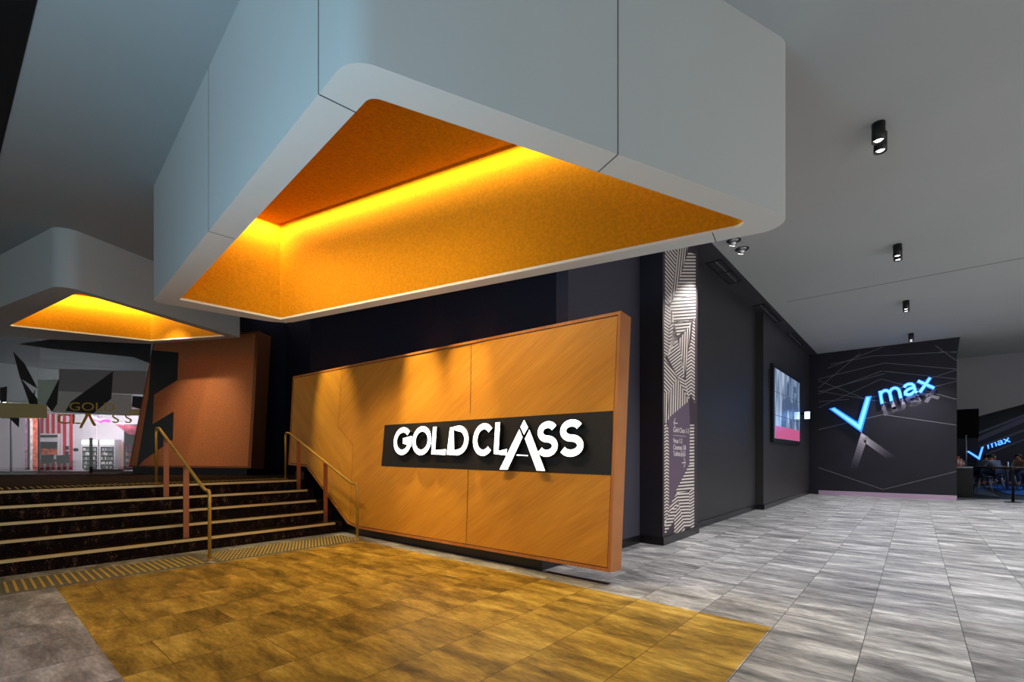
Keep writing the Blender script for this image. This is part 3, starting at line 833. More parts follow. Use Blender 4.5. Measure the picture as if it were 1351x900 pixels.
# soffit vents
def vent(x, ln, label):
    root = thing('air_vent', label, 'air vent', (x, 2.85, ZC-.01), 'soffit air vents')
    mb = MB(); w = .13
    for (a, b, c, d) in [(x, x+ln, 2.72, 2.74), (x, x+ln, 2.98, 3.0), (x, x+.02, 2.72, 3.0), (x+ln-.02, x+ln, 2.72, 3.0), (x+ln/2-.02, x+ln/2+.02, 2.72, 3.0)]: mb.box(a, b, c, d, ZC-.02, ZC-.004)
    mb.build('frame', M['black'], root)
    for k in range(4):
        mb = MB(); yy = 2.765+k*.055; mb.box(x+.02, x+ln-.02, yy, yy+.02, ZC-.016, ZC-.006); mb.build('slat', M['steel'] if k == 1 else M['vent'], root)
vent(on_z(946,343,ZC).x, 1.4, 'dark slatted air vent in the soffit nearest the striped pillar')
vent(on_z(1000,402,ZC).x, 1.9, 'middle of the three dark soffit air vents')
vent(on_z(1040,440,ZC).x, 1.9, 'farthest dark soffit air vent, towards the blue sign')
# surface spotlights
first = None
spots = []
locs = [((1159,163), (1161.5,177), 'nearest'), ((1184,323), (1184.7,328.5), 'second'), ((1195.3,397), (1195.6,400), 'third'), ((1202,440), (1202.2,441.8), 'farthest')]
for a, b, nm in locs:
    for q, pp_ in enumerate((a, b)):
        p = on_z(*pp_, ZC); lab = 'black ceiling cylinder spotlight, %s of the %s pair' % (('nearer one','farther one')[q], nm)
        if first is None:
            first = thing('cylinder_spotlight', lab, 'spotlight', (p.x, p.y, ZC), 'black cylinder spotlights')
            mb = MB(); mb.lathe([(.062,0),(.062,-.20),(.054,-.20),(.054,-.17),(0.0,-.17)], (p.x,p.y,ZC), 24); mb.build('housing', M['black'], first)
            mb = MB(); mb.lathe([(.052,-.168),(.030,-.19),(.0,-.19)], (p.x,p.y,ZC), 20); mb.build('lens', M['lens'], first)
            o = first
        else: o = copy_thing(first, Vector((p.x,p.y,ZC))-first.location, lab)
        spots.append(Vector((p.x, p.y, ZC-.22)))
# recessed gimbal downlights
first = None
for (a, lab) in (((968,317.5), 'recessed tilting downlight nearer the canopy rim'), ((979,328.5), 'recessed tilting downlight farther from the canopy rim')):
    p = on_z(*a, ZC)
    if first is None:
        first = thing('recessed_downlight', lab, 'downlight', (p.x, p.y, ZC), 'recessed downlights')
        mb = MB(); mb.lathe([(.115,0),(.115,-.006),(.095,-.006),(.095,-.001),(.06,-.001)], (p.x,p.y,ZC), 28); mb.build('trim_ring', [M['black']], first)
        mb = MB(); mb.lathe([(.093,-.002),(.06,-.010),(.05,-.002)], (p.x,p.y,ZC), 28); mb.build('inner_ring', M['chrome'], first)
        mb = MB(); ax = Vector((.35,.45,-1)).normalized(); c0 = Vector((p.x,p.y,ZC-.005)); mb.tube([c0-ax*.02, c0+ax*.075], .055, 20, r2=.05); mb.build('gimbal_head', M['chrome'], first)
        mb = MB(); mb.tube([c0+ax*.076, c0+ax*.079], .042, 20); mb.build('lens', M['lens'], first)
    else: copy_thing(first, Vector((p.x,p.y,ZC))-first.location, lab)

# ================================================================== V max SIGN
def vsign(name, label, fnxy, depth, out, parentloc):
    root = thing(name, label, 'illuminated sign', parentloc)
    a, b = zz(72,315), zz(112,303); 
    def quad_mix(P, nm, n=8):
        mb = MB()
        lerp = lambda p, q, t: (p[0]+(q[0]-p[0])*t, p[1]+(q[1]-p[1])*t)
        mb.prism([fnxy(*p) for p in P], out, 0, 0); 
        # brighter inner face
        c = (sum(p[0] for p in P)/4, sum(p[1] for p in P)/4)
        Q = [lerp(p, c, .0) for p in P]
        w0 = [lerp(P[0],P[1],.22), lerp(P[0],P[1],.78), lerp(P[3],P[2],.78), lerp(P[3],P[2],.22)]
        w0 = [lerp(w0[0],w0[3],.03), lerp(w0[1],w0[2],.03), lerp(w0[1],w0[2],.97), lerp(w0[0],w0[3],.97)]
        off = Vector(out).normalized()*-.004
        mb.poly([fnxy(*p)+off for p in w0], 1)
        mb.build(nm, [M['blue0'], M['blue1']], root, fix=False)
    quad_mix([zz(72,315), zz(112,303), zz(300,425), zz(298,480)], 'letter_v_left_stroke')
    quad_mix([zz(328,228), zz(370,224), zz(298,480), zz(266,430)], 'letter_v_right_stroke')
    S = max_strokes()
    for nm, ss in (('letter_m', S[:3]), ('letter_a', S[3:5]), ('letter_x', S[5:])):
        mb = MB()
        for pts, w in ss:
            for ww, mi, dd in ((w, 0, 0), (w*.55, 1, .004)):
                L, Rr = stroke([(p[0], p[1]*AX) for p in pts], ww)
                for i in range(len(L)-1):
                    q = [fnxy(*xmap(u, v/AX)) for (u, v) in (L[i], L[i+1], Rr[i+1], Rr[i])]
                    if mi == 0: mb.prism(q, out, 0)
                    else: mb.poly([p - Vector(out).normalized()*dd for p in q], 1)
        mb.build(nm, [M['blue0'], M['blue1']], root, fix=False)
    return root
vsign('illuminated_sign', 'large blue lit Vmax lettering on the dark end wall', lambda px, py: on_x(px, py, XW-.16), .1, (.1,0,0), (XW-.1, 1, 2.5))
# second, smaller sign deep in the bar
def far(px, py):
    # same artwork reduced about 0.44 and placed on the bar's back wall
    u = (px-1093.6)/(1232.6-1093.6); v = (py-498)/(570-498)
    return on_x(1275+u*(1333-1275), 579+v*(608-579)-1.5*u, 30.0)
vsign('illuminated_sign', 'small blue lit Vmax lettering seen inside the dark bar', far, .1, (.08,0,0), (30, 0, 1.9))
mb = MB(); a = on_x(1262,560,30.2); b = on_x(1420,640,30.2); mb.box(30.15, 30.3, b.y-2, a.y+2, .0, 4.6)
mbw = struct(mb.build('wall_bar_back', M['xwall']))

# ================================================================== BAR AREA
mb = MB()
for (x0_, y0_), (x1_, y1_), w in (((1290,580),(1372,545),.10), ((1290,572),(1372,540),.05), ((1292,590),(1372,560),.04), ((1300,600),(1372,572),.03)):
    a = on_x(x0_,y0_,26.5); b = on_x(x1_,y1_,26.5); mb.prism([a-V3(0,0,w), b-V3(0,0,w), b+V3(0,0,w), a+V3(0,0,w)], (.15,0,0))
struct(mb.build('trim_5', mat('bar_beam_blue_grey', srgb(88,96,124), .5)))
def bx(px0, px1, py0, py1, Y, dY, mats, name, label, cat, bevel=0):
    """a box standing square to the building at depth Y"""
    a = at(px0, py1, Y); b = at(px1, py0, Y); mb = MB(); mb.box(a.x, a.x+dY, b.y, a.y, a.z, b.z)
    return mb, a, b
# hanging dark bulkhead box
p0 = on_x(1262,578,22.0); p1 = on_x(1291.5,553,22.0)
mb = MB(); mb.box(22, 22.6, p1.y, p0.y+.2, p0.z, p1.z+.35); struct(mb.build('trim_4', M['blackm']))
# counter
p0 = on_x(1262,651,21.4); p1 = on_x(1284,616,21.4)
root = thing('bar_counter', 'black bar counter beside the blue sign wall', 'counter', (21.6, (p0.y+p1.y)/2, 0))
mb = MB(); mb.box(21.4, 22.0, p1.y, p0.y+.3, .012, p1.z-.04); mb.build('body', M['black'], root)
mb = MB(); mb.box(21.36, 22.05, p1.y-.03, p0.y+.3, p1.z-.04, p1.z); mb.build('counter_top', M['steel'], root)
CT = p1.z
# things on the counter: pink boxes and a small bottle
for k, (px, w, h, c) in enumerate([(1264.2,.07,.34,(196,92,96)), (1267.8,.07,.26,(214,150,140)), (1271.4,.06,.2,(150,120,118))]):
    p = on_x(px, 612, 21.55); mb = MB(); mb.box(21.5, 21.6, p.y-w/2, p.y+w/2, CT, CT+h); mb.box(21.49, 21.5, p.y-w*.3, p.y+w*.3, CT+h*.3, CT+h*.7, 1)
    tag(mb.build('snack_box', [mat('snack_box_card', srgb(*c), .6), M['textw']], bevel=.006), ['tall pink-red box on the bar counter', 'pale pink box between two others on the bar counter', 'small brown-grey box on the bar counter'][k], 'box', 'boxes on the bar counter')
# pole
p = on_x(1274.8,600,21.7); mb = MB(); mb.tube([V3(21.7,p.y,CT), V3(21.7,p.y,on_x(1275,578,21.7).z+.1)], .02, 8); tag(mb.build('counter_pole', M['steel']), 'slim steel pole rising from the bar counter', 'pole')
# lit step face + blue carpet
p0 = on_z(1285,652,.02); p1 = on_z(1284,640,.02)
mb = MB(); q = [on_z(1285,652,.016), on_z(1320,656,.016), on_z(1294,642.5,.016), on_z(1286,639,.016)]; mb.prism([V3(p.x,p.y,.013) for p in q], (0,0,.01))
tag(mb.build('entry_mat', M['steel']), 'pale grey wedge of floor mat at the bar entrance', 'mat')
mb = MB(); q = [on_z(1298,641,.02), on_z(1330,652,.02), on_z(1362,655,.02), on_z(1362,639.5,.02)]; mb.prism([V3(p.x,p.y,.013) for p in q], (0,0,.018))
tag(mb.build('rug', mat('blue_rug', srgb(30,110,200), .8, emit=srgb(10,90,200), es=0)), 'bright blue rug under the bar stools', 'rug')
# rope barrier
p = on_z(1336.5,663,0)
def barrier(p, label):
    root = thing('barrier_post', label, 'barrier post', (p.x,p.y,0), 'barrier posts')
    mb = MB(); mb.lathe([(.19,0),(.19,.012),(.10,.022),(.035,.03)], (p.x,p.y,0)); mb.build('base', M['black'], root)
    mb = MB(); mb.lathe([(.035,.025),(.035,.95),(.042,.95),(.042,1.06),(.0,1.065)], (p.x,p.y,0)); mb.build('post', M['black'], root)
    return root
barrier(p, 'black retractable barrier post on the floor before the bar')
p2 = on_z(1392,667,0)
mb = MB(); q = V3(21.35, on_x(1284,620,21.35).y, .98)
for a, b in ((V3(p.x,p.y,1.0), q), (V3(p.x,p.y,1.0), V3(p2.x,p2.y,1.0))):
    d = (b-a).normalized()*.06; a2 = a+d; mb.prism([a2-V3(0,0,.025), b-V3(0,0,.025), b+V3(0,0,.025), a2+V3(0,0,.025)], V3(.004,.003,0))
tag(mb.build('barrier_belt', M['black']), 'black belt stretched from the barrier post to the counter', 'barrier belt')
# high table
TBX = at(1312, 640, 19.2)
hx, hy = TBX.x, TBX.y
hroot = thing('high_table', 'black high bar table between the seated people', 'table', (hx, hy, .033))
mb = MB(); mb.box(hx-.35, hx+.35, hy-1.0, hy+1.0, 1.0, 1.04); mb.build('table_top', M['black'], hroot)
for dy_ in (-.85, .85):
    mb = MB(); mb.box(hx-.3, hx+.3, hy+dy_-.03, hy+dy_+.03, .033, 1.0); mb.build('leg', M['black'], hroot)
p = at(1329, 640, 18.6)
mb = MB(); mb.tube([V3(p.x,p.y,.03), V3(p.x,p.y,1.12)], .045, 10); tag(mb.build('steel_post', M['steel']), 'shiny steel post between the stools and the barrier', 'post')
stool0 = None
def stool(p, label):
    global stool0
    if stool0 is None:
        root = thing('bar_stool', label, 'stool', (p.x,p.y,.033), 'bar stools'); z = .033
        mb = MB(); mb.lathe([(.0,.55),(.17,.55),(.18,.58),(.17,.60),(0,.61)], (p.x,p.y,z)); mb.build('seat', M['black'], root)
        for sx in (-1,1):
            for sy in (-1,1):
                mb = MB(); mb.tube([V3(p.x+sx*.10,p.y+sy*.10,z+.55), V3(p.x+sx*.21,p.y+sy*.21,z)], .014, 8); mb.build('leg', M['steel'], root)
        mb = MB(); r = [(V3(p.x+sx*.175,p.y+sy*.175,z+.22)) for sx, sy in ((-1,-1),(1,-1),(1,1),(-1,1),(-1,-1))]; mb.tube(r, .01, 6); mb.build('foot_ring', M['steel'], root)
        stool0 = root; return root
    return copy_thing(stool0, Vector((p.x,p.y,.033))-stool0.location, label)
def human(name, label, loc, face, shirt, trouser, skin, hair, arm='fwd', mul=1.0, lean=.25):
    """seated on a bar stool: loc = seat centre, z = seat top; face = heading unit vector"""
    f = Vector((face[0], face[1], 0)).normalized(); s = f.cross(V3(0,0,1)); o = Vector(loc)
    P = lambda a, b, c: o + f*a + s*b + V3(0,0,c)
    root = thing(name, label, 'person', (o.x, o.y, o.z))
    def skin_mesh(nm, verts, edges, rad, m, sub=2):
        me = bpy.data.meshes.new(nm); me.from_pydata([tuple(v) for v in verts], edges, [])
        ob = bpy.data.objects.new(nm, me); C.objects.link(ob); me.materials.append(m)
        md = ob.modifiers.new('skin', 'SKIN'); md.use_smooth_shade = True
        for i, r in enumerate(rad): me.skin_vertices[0].data[i].radius = r if isinstance(r, tuple) else (r, r)
        me.skin_vertices[0].data[0].use_root = True
        if sub: sb = ob.modifiers.new('sub', 'SUBSURF'); sb.levels = sub; sb.render_levels = sub
        ob.parent = root; ob.matrix_parent_inverse = Matrix.Translation(-root.location); return ob
    l = lean
    V = [P(0,0,.10), P(.04*l*4,0,.26), P(.13*l*4,0,.44), P(.17*l*4,0,.51), P(.22*l*4,0,.60), P(.25*l*4,0,.69)]
    E = [(0,1),(1,2),(2,3),(3,4),(4,5)]; Rr = [(.15,.11),(.14,.10),(.17,.10),(.055,.055),(.075,.085),(.06,.07)]
    for sd in (-1, 1):
        k = len(V)
        sh = V[2] + s*sd*.19 + V3(0,0,.02)
        el = sh + f*.16 + s*sd*.05 + V3(0,0,-.25); wr = el + f*.24 + s*sd*-.08 + V3(0,0,.03); hd = wr + f*.09
        V += [sh, el, wr, hd]; E += [(2,k),(k,k+1),(k+1,k+2),(k+2,k+3)]; Rr += [.06,.045,.03,(.04,.02)]
        for q in range(4):
            kk = len(V); V += [hd + f*.04 + s*((q-1.5)*.02), hd + f*.085 + s*((q-1.5)*.022) + V3(0,0,-.015)]
            E += [(k+3,kk),(kk,kk+1)]; Rr += [.010,.008]
        kk = len(V); V += [wr + f*.05 + s*sd*-.045]; E += [(k+2,kk)]; Rr += [.011]
    for sd in (-1, 1):
        k = len(V)
        V += [P(.02,sd*.09,.06), P(.40,sd*.13,.05), P(.36,sd*.14,-.36), P(.48,sd*.15,-.40)]; E += [(0,k),(k,k+1),(k+1,k+2),(k+2,k+3)]; Rr += [.09,.065,.04,(.045,.035)]
    body = skin_mesh('body', V, E, Rr, skin)
    # clothing shells
    Vs = V[:3]; Es = [(0,1),(1,2)]; Rs = [(.17,.13),(.16,.12),(.19,.125)]
    ks = 3
    for sd in (-1,1):
        sh = V[2] + s*sd*.19 + V3(0,0,.02); el = sh + f*.16 + s*sd*.05 + V3(0,0,-.25)
        Vs += [sh, sh.lerp(el,.9)]; Es += [(2,ks),(ks,ks+1)]; Rs += [.075,.062]; ks += 2
    skin_mesh('shirt', Vs, Es, Rs, shirt)
    Vt = [P(0,0,.06)]; Et = []; Rt = [(.17,.12)]; kt = 1
    for sd in (-1,1):
        Vt += [P(.03,sd*.10,.06), P(.40,sd*.13,.05), P(.36,sd*.14,-.32)]; Et += [(0,kt),(kt,kt+1),(kt+1,kt+2)]; Rt += [.10,.078,.055]; kt += 3
    skin_mesh('trousers', Vt, Et, Rt, trouser)
    hc = V[4]+V3(0,0,.05)-f*.015
    me = bpy.data.meshes.new('hair'); bm = bmesh.new(); bmesh.ops.create_uvsphere(bm, u_segments=16, v_segments=10, radius=.108)
    bmesh.ops.delete(bm, geom=[v for v in bm.verts if v.co.dot(f) > .05 and v.co.z < .05 or v.co.z < -.06], context='VERTS')
    bm.to_mesh(me); bm.free(); me.materials.append(hair)
    for p_ in me.polygons: p_.use_smooth = True
    h = bpy.data.objects.new('hair', me); C.objects.link(h); h.parent = root; h.location = hc - root.location
    mb = MB(); fc = V[4] + f*.075
    for sd in (-1,1):
        mb.box(fc.x-.006+s.x*sd*.03, fc.x+.006+s.x*sd*.03, fc.y-.006+s.y*sd*.03, fc.y+.006+s.y*sd*.03, fc.z+.02, fc.z+.03)
    mb.build('eyes', M['black'], root)
    return root
skinm = mat('skin', srgb(196,140,112), .55); hair1 = mat('dark_hair', srgb(30,22,18), .6); hair2 = mat('auburn_hair', srgb(120,66,28), .6)
jeans = mat('blue_jeans', srgb(50,66,104), .8); sh1 = mat('grey_shirt', srgb(134,146,158), .8); sh2 = mat('blue_grey_shirt', srgb(128,136,160), .8); sh3 = mat('dark_top', srgb(40,34,40), .8); sh4 = mat('beige_top', srgb(150,134,110), .8)
rt = Vector((SA, -CA)); fw = Vector((CA, SA))
ppl = [(1291.5, 19.0, (rt.x, rt.y), sh1, hair1, 'person in grey top leaning over the bar table, seen from the side', .36),
       (1306, 20.4, (-fw.x, -fw.y), sh3, hair2, 'auburn-haired person facing us across the bar table', .2),
       (1315.5, 18.0, (fw.x, fw.y), sh2, hair1, 'person in blue-grey shirt sitting with back to us', .3),
       (1352, 18.2, (-rt.x, -rt.y), sh4, hair1, 'person in beige top at the right edge of the picture', .3)]
for i, (px, Y, fc, shm, hr, lab, ln) in enumerate(ppl):
    p = at(px, 640, Y)
    stool(V3(p.x, p.y, 0), ['black bar stool under the person in the grey top', 'black bar stool under the auburn-haired person', 'black bar stool under the person in the blue-grey shirt', 'black bar stool under the person in the beige top'][i])
    human('person', lab, (p.x, p.y, .031+.65), fc, shm, jeans, skinm, hr, lean=ln)
for px, Y, lab in ((1299,17.0,'empty black bar stool in front of the person in the grey top'), (1333,20.2,'empty black bar stool beside the steel post')):
    p = at(px, 640, Y); stool(V3(p.x,p.y,0), lab)

# ================================================================== UPPER LANDING: second board and shopfront
# second timber board on the landing, nearly square to the viewer
A = at(196, 616, 12.0); Bq = at(331, 618, 11.3); dirb = Vector((Bq.x-A.x, Bq.y-A.y, 0)).normalized(); nb = Vector((dirb.y, -dirb.x, 0))
if nb.dot(Vector((A.x,A.y,0))) > 0: nb = -nb
nb2 = (nb + V3(0,0,.07)).normalized()
def b2(px, py, off=0): return on_plane(px, py, Bq + nb2*off, nb2)
root = thing('sign_board', 'brown timber board with black angular shapes on the upper landing', 'sign board', (A.x, A.y, ZP))
O2b = [b2(204,400), b2(341,400), b2(331,618), b2(170,616)]
topz = b2(341,437).z
mb = MB(); mb.prism([O2b[3], O2b[2], b2(341,437), b2(204,445)], -nb2*.42); mb.build('board_body', mat('brown_board_edge', srgb(128,72,42), .5), root)
wd = bpy.data.materials.new('brown_veneer')
M['bwood'] = mat('brown_veneer', srgb(196,116,64), .5, var=.14, vscale=5, stretch=(1,6,9))
mb = MB(); mb.poly([b2(172,614,.004), b2(327,615.5,.004), b2(337,440,.004), b2(205,448,.004)]); mb.build('veneer', M['bwood'], root, fix=False)
mb = MB()
for P in ([(200,462),(235.5,465),(234,501.5),(203,521),(196,521)], [(180,618),(196,521),(203,521),(201,563),(180,618)], [(201,560),(229,543),(228,580),(190,607),(180,618)]):
    mb.poly([b2(*p, .008) for p in P])
mb.build('black_shape', mat('black_graphic', srgb(20,28,30), .4), root, fix=False)
mb = MB(); pl = [b2(175,616,-.1), b2(326,618,-.1)]; mb.prism([V3(pl[0].x,pl[0].y,ZP), V3(pl[1].x,pl[1].y,ZP), V3(pl[1].x,pl[1].y,pl[1].z+.02), V3(pl[0].x,pl[0].y,pl[1].z+.02)], Vector((-nb2.x,-nb2.y,0))*.3); mb.build('plinth', M['skirt'], root)
# glass shopfront
GA = at(-60, 628, 11.6); GB = at(184, 620, 12.3)
gd = Vector((GB.x-GA.x, GB.y-GA.y, 0)).normalized(); gn = Vector((gd.y, -gd.x, 0))
if gn.dot(Vector((GA.x,GA.y,0))) > 0: gn = -gn
def gl(px, py, off=0): return on_plane(px, py, GA + gn*off, gn)
glass = bpy.data.materials.new('shop_glass'); glass.use_nodes = True
nt = glass.node_tree; b = nt.nodes['Principled BSDF']; nt.nodes.remove(b)
g1 = nt.nodes.new('ShaderNodeBsdfGlossy'); g1.inputs['Roughness'].default_value = .02; g1.inputs['Color'].default_value = (.8,.85,.85,1)
t1 = nt.nodes.new('ShaderNodeBsdfTransparent'); t1.inputs['Color'].default_value = (.86,.9,.9,1); mx = nt.nodes.new('ShaderNodeMixShader'); mx.inputs[0].default_value = .14
nt.links.new(t1.outputs[0], mx.inputs[1]); nt.links.new(g1.outputs[0], mx.inputs[2]); nt.links.new(mx.outputs[0], nt.nodes['Material Output'].inputs[0])
root = bpy.data.objects.new('window_1', None); C.objects.link(root); root.location = (GA.x, GA.y, ZP); root['kind'] = 'structure'
zt_ = ZC
for (xa_, xb_) in ((-60, 49.5), (50, 127), (127.8, 206)):
    a = gl(xa_, 600); b_ = gl(xb_, 600)
    if xb_ == 206:
        mb = MB(); q0 = gl(184,620); q1 = gl(207,452); zq = q1.z
        ex = q0 + (q1-q0)*((zt_-q0.z)/(q1.z-q0.z))
        mb.prism([V3(a.x,a.y,ZP+.03), V3(q0.x,q0.y,ZP+.03), V3(ex.x,ex.y,zt_), V3(a.x,a.y,zt_)], -gn*.012)
    else:
        mb = MB(); mb.prism([V3(a.x,a.y,ZP+.03), V3(b_.x,b_.y,ZP+.03), V3(b_.x,b_.y,zt_), V3(a.x,a.y,zt_)], -gn*.012)
    mb.build('pane', glass, root)
mb = MB(); a = gl(-60,628); b_ = gl(49.5,628); mb.prism([V3(a.x,a.y,ZP), V3(b_.x,b_.y,ZP), V3(b_.x,b_.y,ZP+.05), V3(a.x,a.y,ZP+.05)], gn*.03); mb.build('sill', M['gloss'], root)
mb = MB(); q0 = gl(181,622,.02); q1 = gl(203,452,.02); q2 = gl(209,452,.02); q3 = gl(186,622,.02); mb.prism([q0,q3,q2,q1], -gn*.08); mb.build('mullion', M['steel'], root)
mb = MB()
for px in (13, 49.7):
    a = gl(px, 600); mb.prism([V3(a.x,a.y,ZP+.03), V3(a.x+gd.x*.03,a.y+gd.y*.03,ZP+.03), V3(a.x+gd.x*.03,a.y+gd.y*.03,2.3), V3(a.x,a.y,2.3)], -gn*.04)
mb.build('door_stile', M['steel'], root)
# frosted/printed film on the glass
film = mat('grey_film', srgb(205,212,210), .6); filmd = mat('charcoal_film', srgb(38,38,40), .6); khaki = mat('khaki_film', srgb(214,200,140), .6); goldt = mat('gold_film_letters', srgb(226,186,60), .5); filmg = mat('green_grey_film', srgb(196,220,206), .6); filmm = mat('mid_grey_film', srgb(150,152,152), .6)
fz = lambda x, y: (x/6.433, 440+y/6.433)
def flat(mb, P, off, mi=0): mb.poly([gl(*p, off) for p in P], mi)
mb = MB()
flat(mb, [(50,501),(78,501),(78,515),(72,534),(50,534)], .001, 0)
for P in ([fz(500,300), fz(1240,320), fz(1235,520), fz(500,490)], ): flat(mb, P, .001, 1)
for P in ([fz(505,490), fz(1120,520), fz(1115,700), fz(440,670)],): flat(mb, P, .001, 2)
for P in ([fz(960,320), fz(945,555), fz(790,680), fz(555,660), fz(600,580)], [fz(505,375), fz(485,600), fz(440,665), fz(390,600)], [fz(170,370), fz(320,560), fz(320,600), fz(250,600)],
          [fz(1125,530), fz(1240,540), fz(1215,650), fz(1120,620)], [fz(300,470), fz(285,600), fz(250,590)], [fz(0,460), fz(60,450), fz(55,580), fz(0,590)],
          [fz(430,50), fz(1280,90), fz(1275,255), fz(1130,200), fz(430,130), fz(150,90)], [fz(110,150), fz(210,260), fz(320,470), fz(170,380)], [fz(0,720), fz(165,720), fz(160,800), fz(60,700)]): flat(mb, P, .003, 3)
flat(mb, [(0,531),(62,534),(62,552),(0,551)], .004, 4); flat(mb, [(170.5,540),(191,540.5),(190,549),(170,548)], .004, 4)
mb.build('printed_film', [filmg, filmm, film, filmd, khaki], root, fix=False)
# gold lettering on the glass
def gtext(body, px, py, size, sx):
    p = gl(px, py, .008); o = text(body, size, p, gd if gd.dot(Vector((SA,-CA,0))) > 0 else -gd, (0,0,1), goldt, root, 'gold_lettering', sx=sx, ext=.002)
gtext('GOLD', 90.5, 541.5, .30, 1.25)
gtext('CL', 74, 559, .36, 1.3); gtext('S', 147, 558, .34, 1.2); gtext('S', 164, 558, .34, 1.2)
mb = MB(); 
for P in ([(104,565),(108,565),(119,545),(114,545)], [(114,545),(119,545),(127,562),(123,562)]): mb.poly([gl(*p, .009) for p in P])
mb.build('gold_lettering', goldt, root, fix=False)
# reflected shop and ceiling, modelled as a real room behind the glass
SY = 2.6
def sh(px, py, off=0): return gl(px, py, -SY+off)
xr = Vector((gd.x, gd.y, 0))
a = gl(-200, 600, -SY); b_ = gl(240, 600, -SY)
shw = mat('reflected_shop_white', srgb(206,196,204), .6); shc = mat('reflected_shop_dark', srgb(36,36,38), .7)
mb = MB(); mb.prism([V3(a.x,a.y,ZP), V3(b_.x,b_.y,ZP), V3(b_.x,b_.y,2.62), V3(a.x,a.y,2.62)], -gn*.1)
struct(mb.build('wall_reflected_shop', shw))
mb = MB(); mb.prism([V3(a.x,a.y,2.62), V3(b_.x,b_.y,2.62), V3(b_.x,b_.y,ZC), V3(a.x,a.y,ZC)], -gn*.1)
struct(mb.build('wall_shop_upper', M['greywall']))
mb = MB(); a1 = gl(-200,600,-.3); b1 = gl(215,600,-.3); mb.prism([V3(a1.x,a1.y,2.72), V3(b1.x,b1.y,2.72), V3(b_.x,b_.y,2.72), V3(a.x,a.y,2.72)], (0,0,.05))
# (only the trim of the shop ceiling is seen)
struct(mb.build('ceiling', M['canopy']))
def sbox(px0, px1, py0, py1, off, dep, mi=0, mb=None):
    p = [gl(px0,py1,-SY+off), gl(px1,py1,-SY+off), gl(px1,py0,-SY+off), gl(px0,py0,-SY+off)]
    # keep verticals vertical
    p[3] = V3(p[0].x,p[0].y,p[3].z); p[2] = V3(p[1].x,p[1].y,p[2].z)
    mb.prism(p, -gn*dep, mi)
# red stripes
red = mat('red_stripe', srgb(190,20,56), .6); redd = mat('red_board', srgb(170,34,44), .6)
mb = MB(); 
for px in (53,60.5,68,75.5,83,91.5): sbox(px, px+4.2, 546, 620, .012, .01, 0, mb)
tag(mb.build('striped_panel', [red], None), 'red and white striped wall panel inside the sweet shop', 'wall panel')
# till window unit
root = thing('shop_cabinet', 'white framed cabinet in front of the red stripes', 'cabinet', tuple(sh(63,619)))
mb = MB(); sbox(49.5,77,572,606,.10,.08,0,mb); mb.build('frame', shw, root)
mb = MB(); sbox(51,75,574,577,.12,.02,0,mb); sbox(51,75,583,592,.12,.02,0,mb); mb.build('display', shc, root)
mb = MB(); sbox(51,75,592,600,.125,.02,0,mb); mb.build('goods', mat('sweets_mixed', srgb(170,80,60), .6, var=.8, vscale=9), root)
for px0, px1, lab in ((53.5,70,'dark screen hanging left in the sweet shop'), (74,91,'dark screen hanging right in the sweet shop')):
    mb = MB(); P = [(px0,601),(px1,600),(px1-2,611),(px0+1,612)]
    mb.prism([sh(*p, .3) for p in P], -gn*.05); tag(mb.build('till_screen', shc), lab, 'screen', 'screens in the sweet shop')
for py in (588.5, 595.5):
    mb = MB(); sbox(85.5,90,py,py+5,.03,.02,0,mb); tag(mb.build('wall_notice', shc), 'upper dark notice on the striped panel' if py < 590 else 'lower dark notice on the striped panel', 'notice', 'dark notices on the stripes')
mb = MB(); c = sh(100,593.5,.02); k = len(mb.v)
mb.poly([c + xr*(.075*math.cos(t)) + V3(0,0,.05*math.sin(t)) for t in [2*math.pi*i/20 for i in range(20)]]); tag(mb.build('reflected_round_badge', shc, fix=False), 'small dark oval badge left of the drinks fridges in the reflected shop', 'badge')
# fridges
white_e = mat('fridge_header', (1,1,1,1), .4, emit=(.9,1,.9,1), es=3)
def fridge(px0, px1, label):
    root = thing('drinks_fridge', label, 'fridge', tuple(sh((px0+px1)/2, 619)), 'drinks fridges')
    mb = MB(); sbox(px0,px1,580,619.5,.35,.33,0,mb); mb.build('cabinet', shw, root)
    mb = MB(); sbox(px0+1,px1-1,581,586,.37,.02,0,mb); mb.build('lit_header', white_e, root)
    mb = MB(); sbox(px0+1.6,px1-1.2,589.5,618.5,.36,.01,0,mb); mb.build('door_opening', shc, root)
    for py in (594.5,600.5,606.5,612.5,618):
        mb = MB(); sbox(px0+1.8,px1-1.4,py,py+.6,.38,.02,0,mb); s_ = mb.build('shelf', M['steel'], root)
        mb = MB(); px = px0+2.6
        while px < px1-3:
            w = 1.0; hh = random.uniform(2.8,4.2); sbox(px,px+w,py-hh,py,.37,.02,random.choice([0,1,2]),mb); px += 1.7
        mb.build('bottle_row', [M['textw'], M['steel'], mat('bottle_tint', srgb(110,120,112), .4)], s_)
fridge(107, 129, 'left drinks fridge with lit header inside the sweet shop')
fridge(131, 151, 'right drinks fridge with lit header inside the sweet shop')
mb = MB(); a = gl(120,620,-.8); b_ = gl(120,578,-.8); mb.tube([V3(a.x,a.y,ZP), V3(a.x,a.y,b_.z)], .035, 10); tag(mb.build('queue_post', shc), 'black post standing before the drinks fridges', 'post')
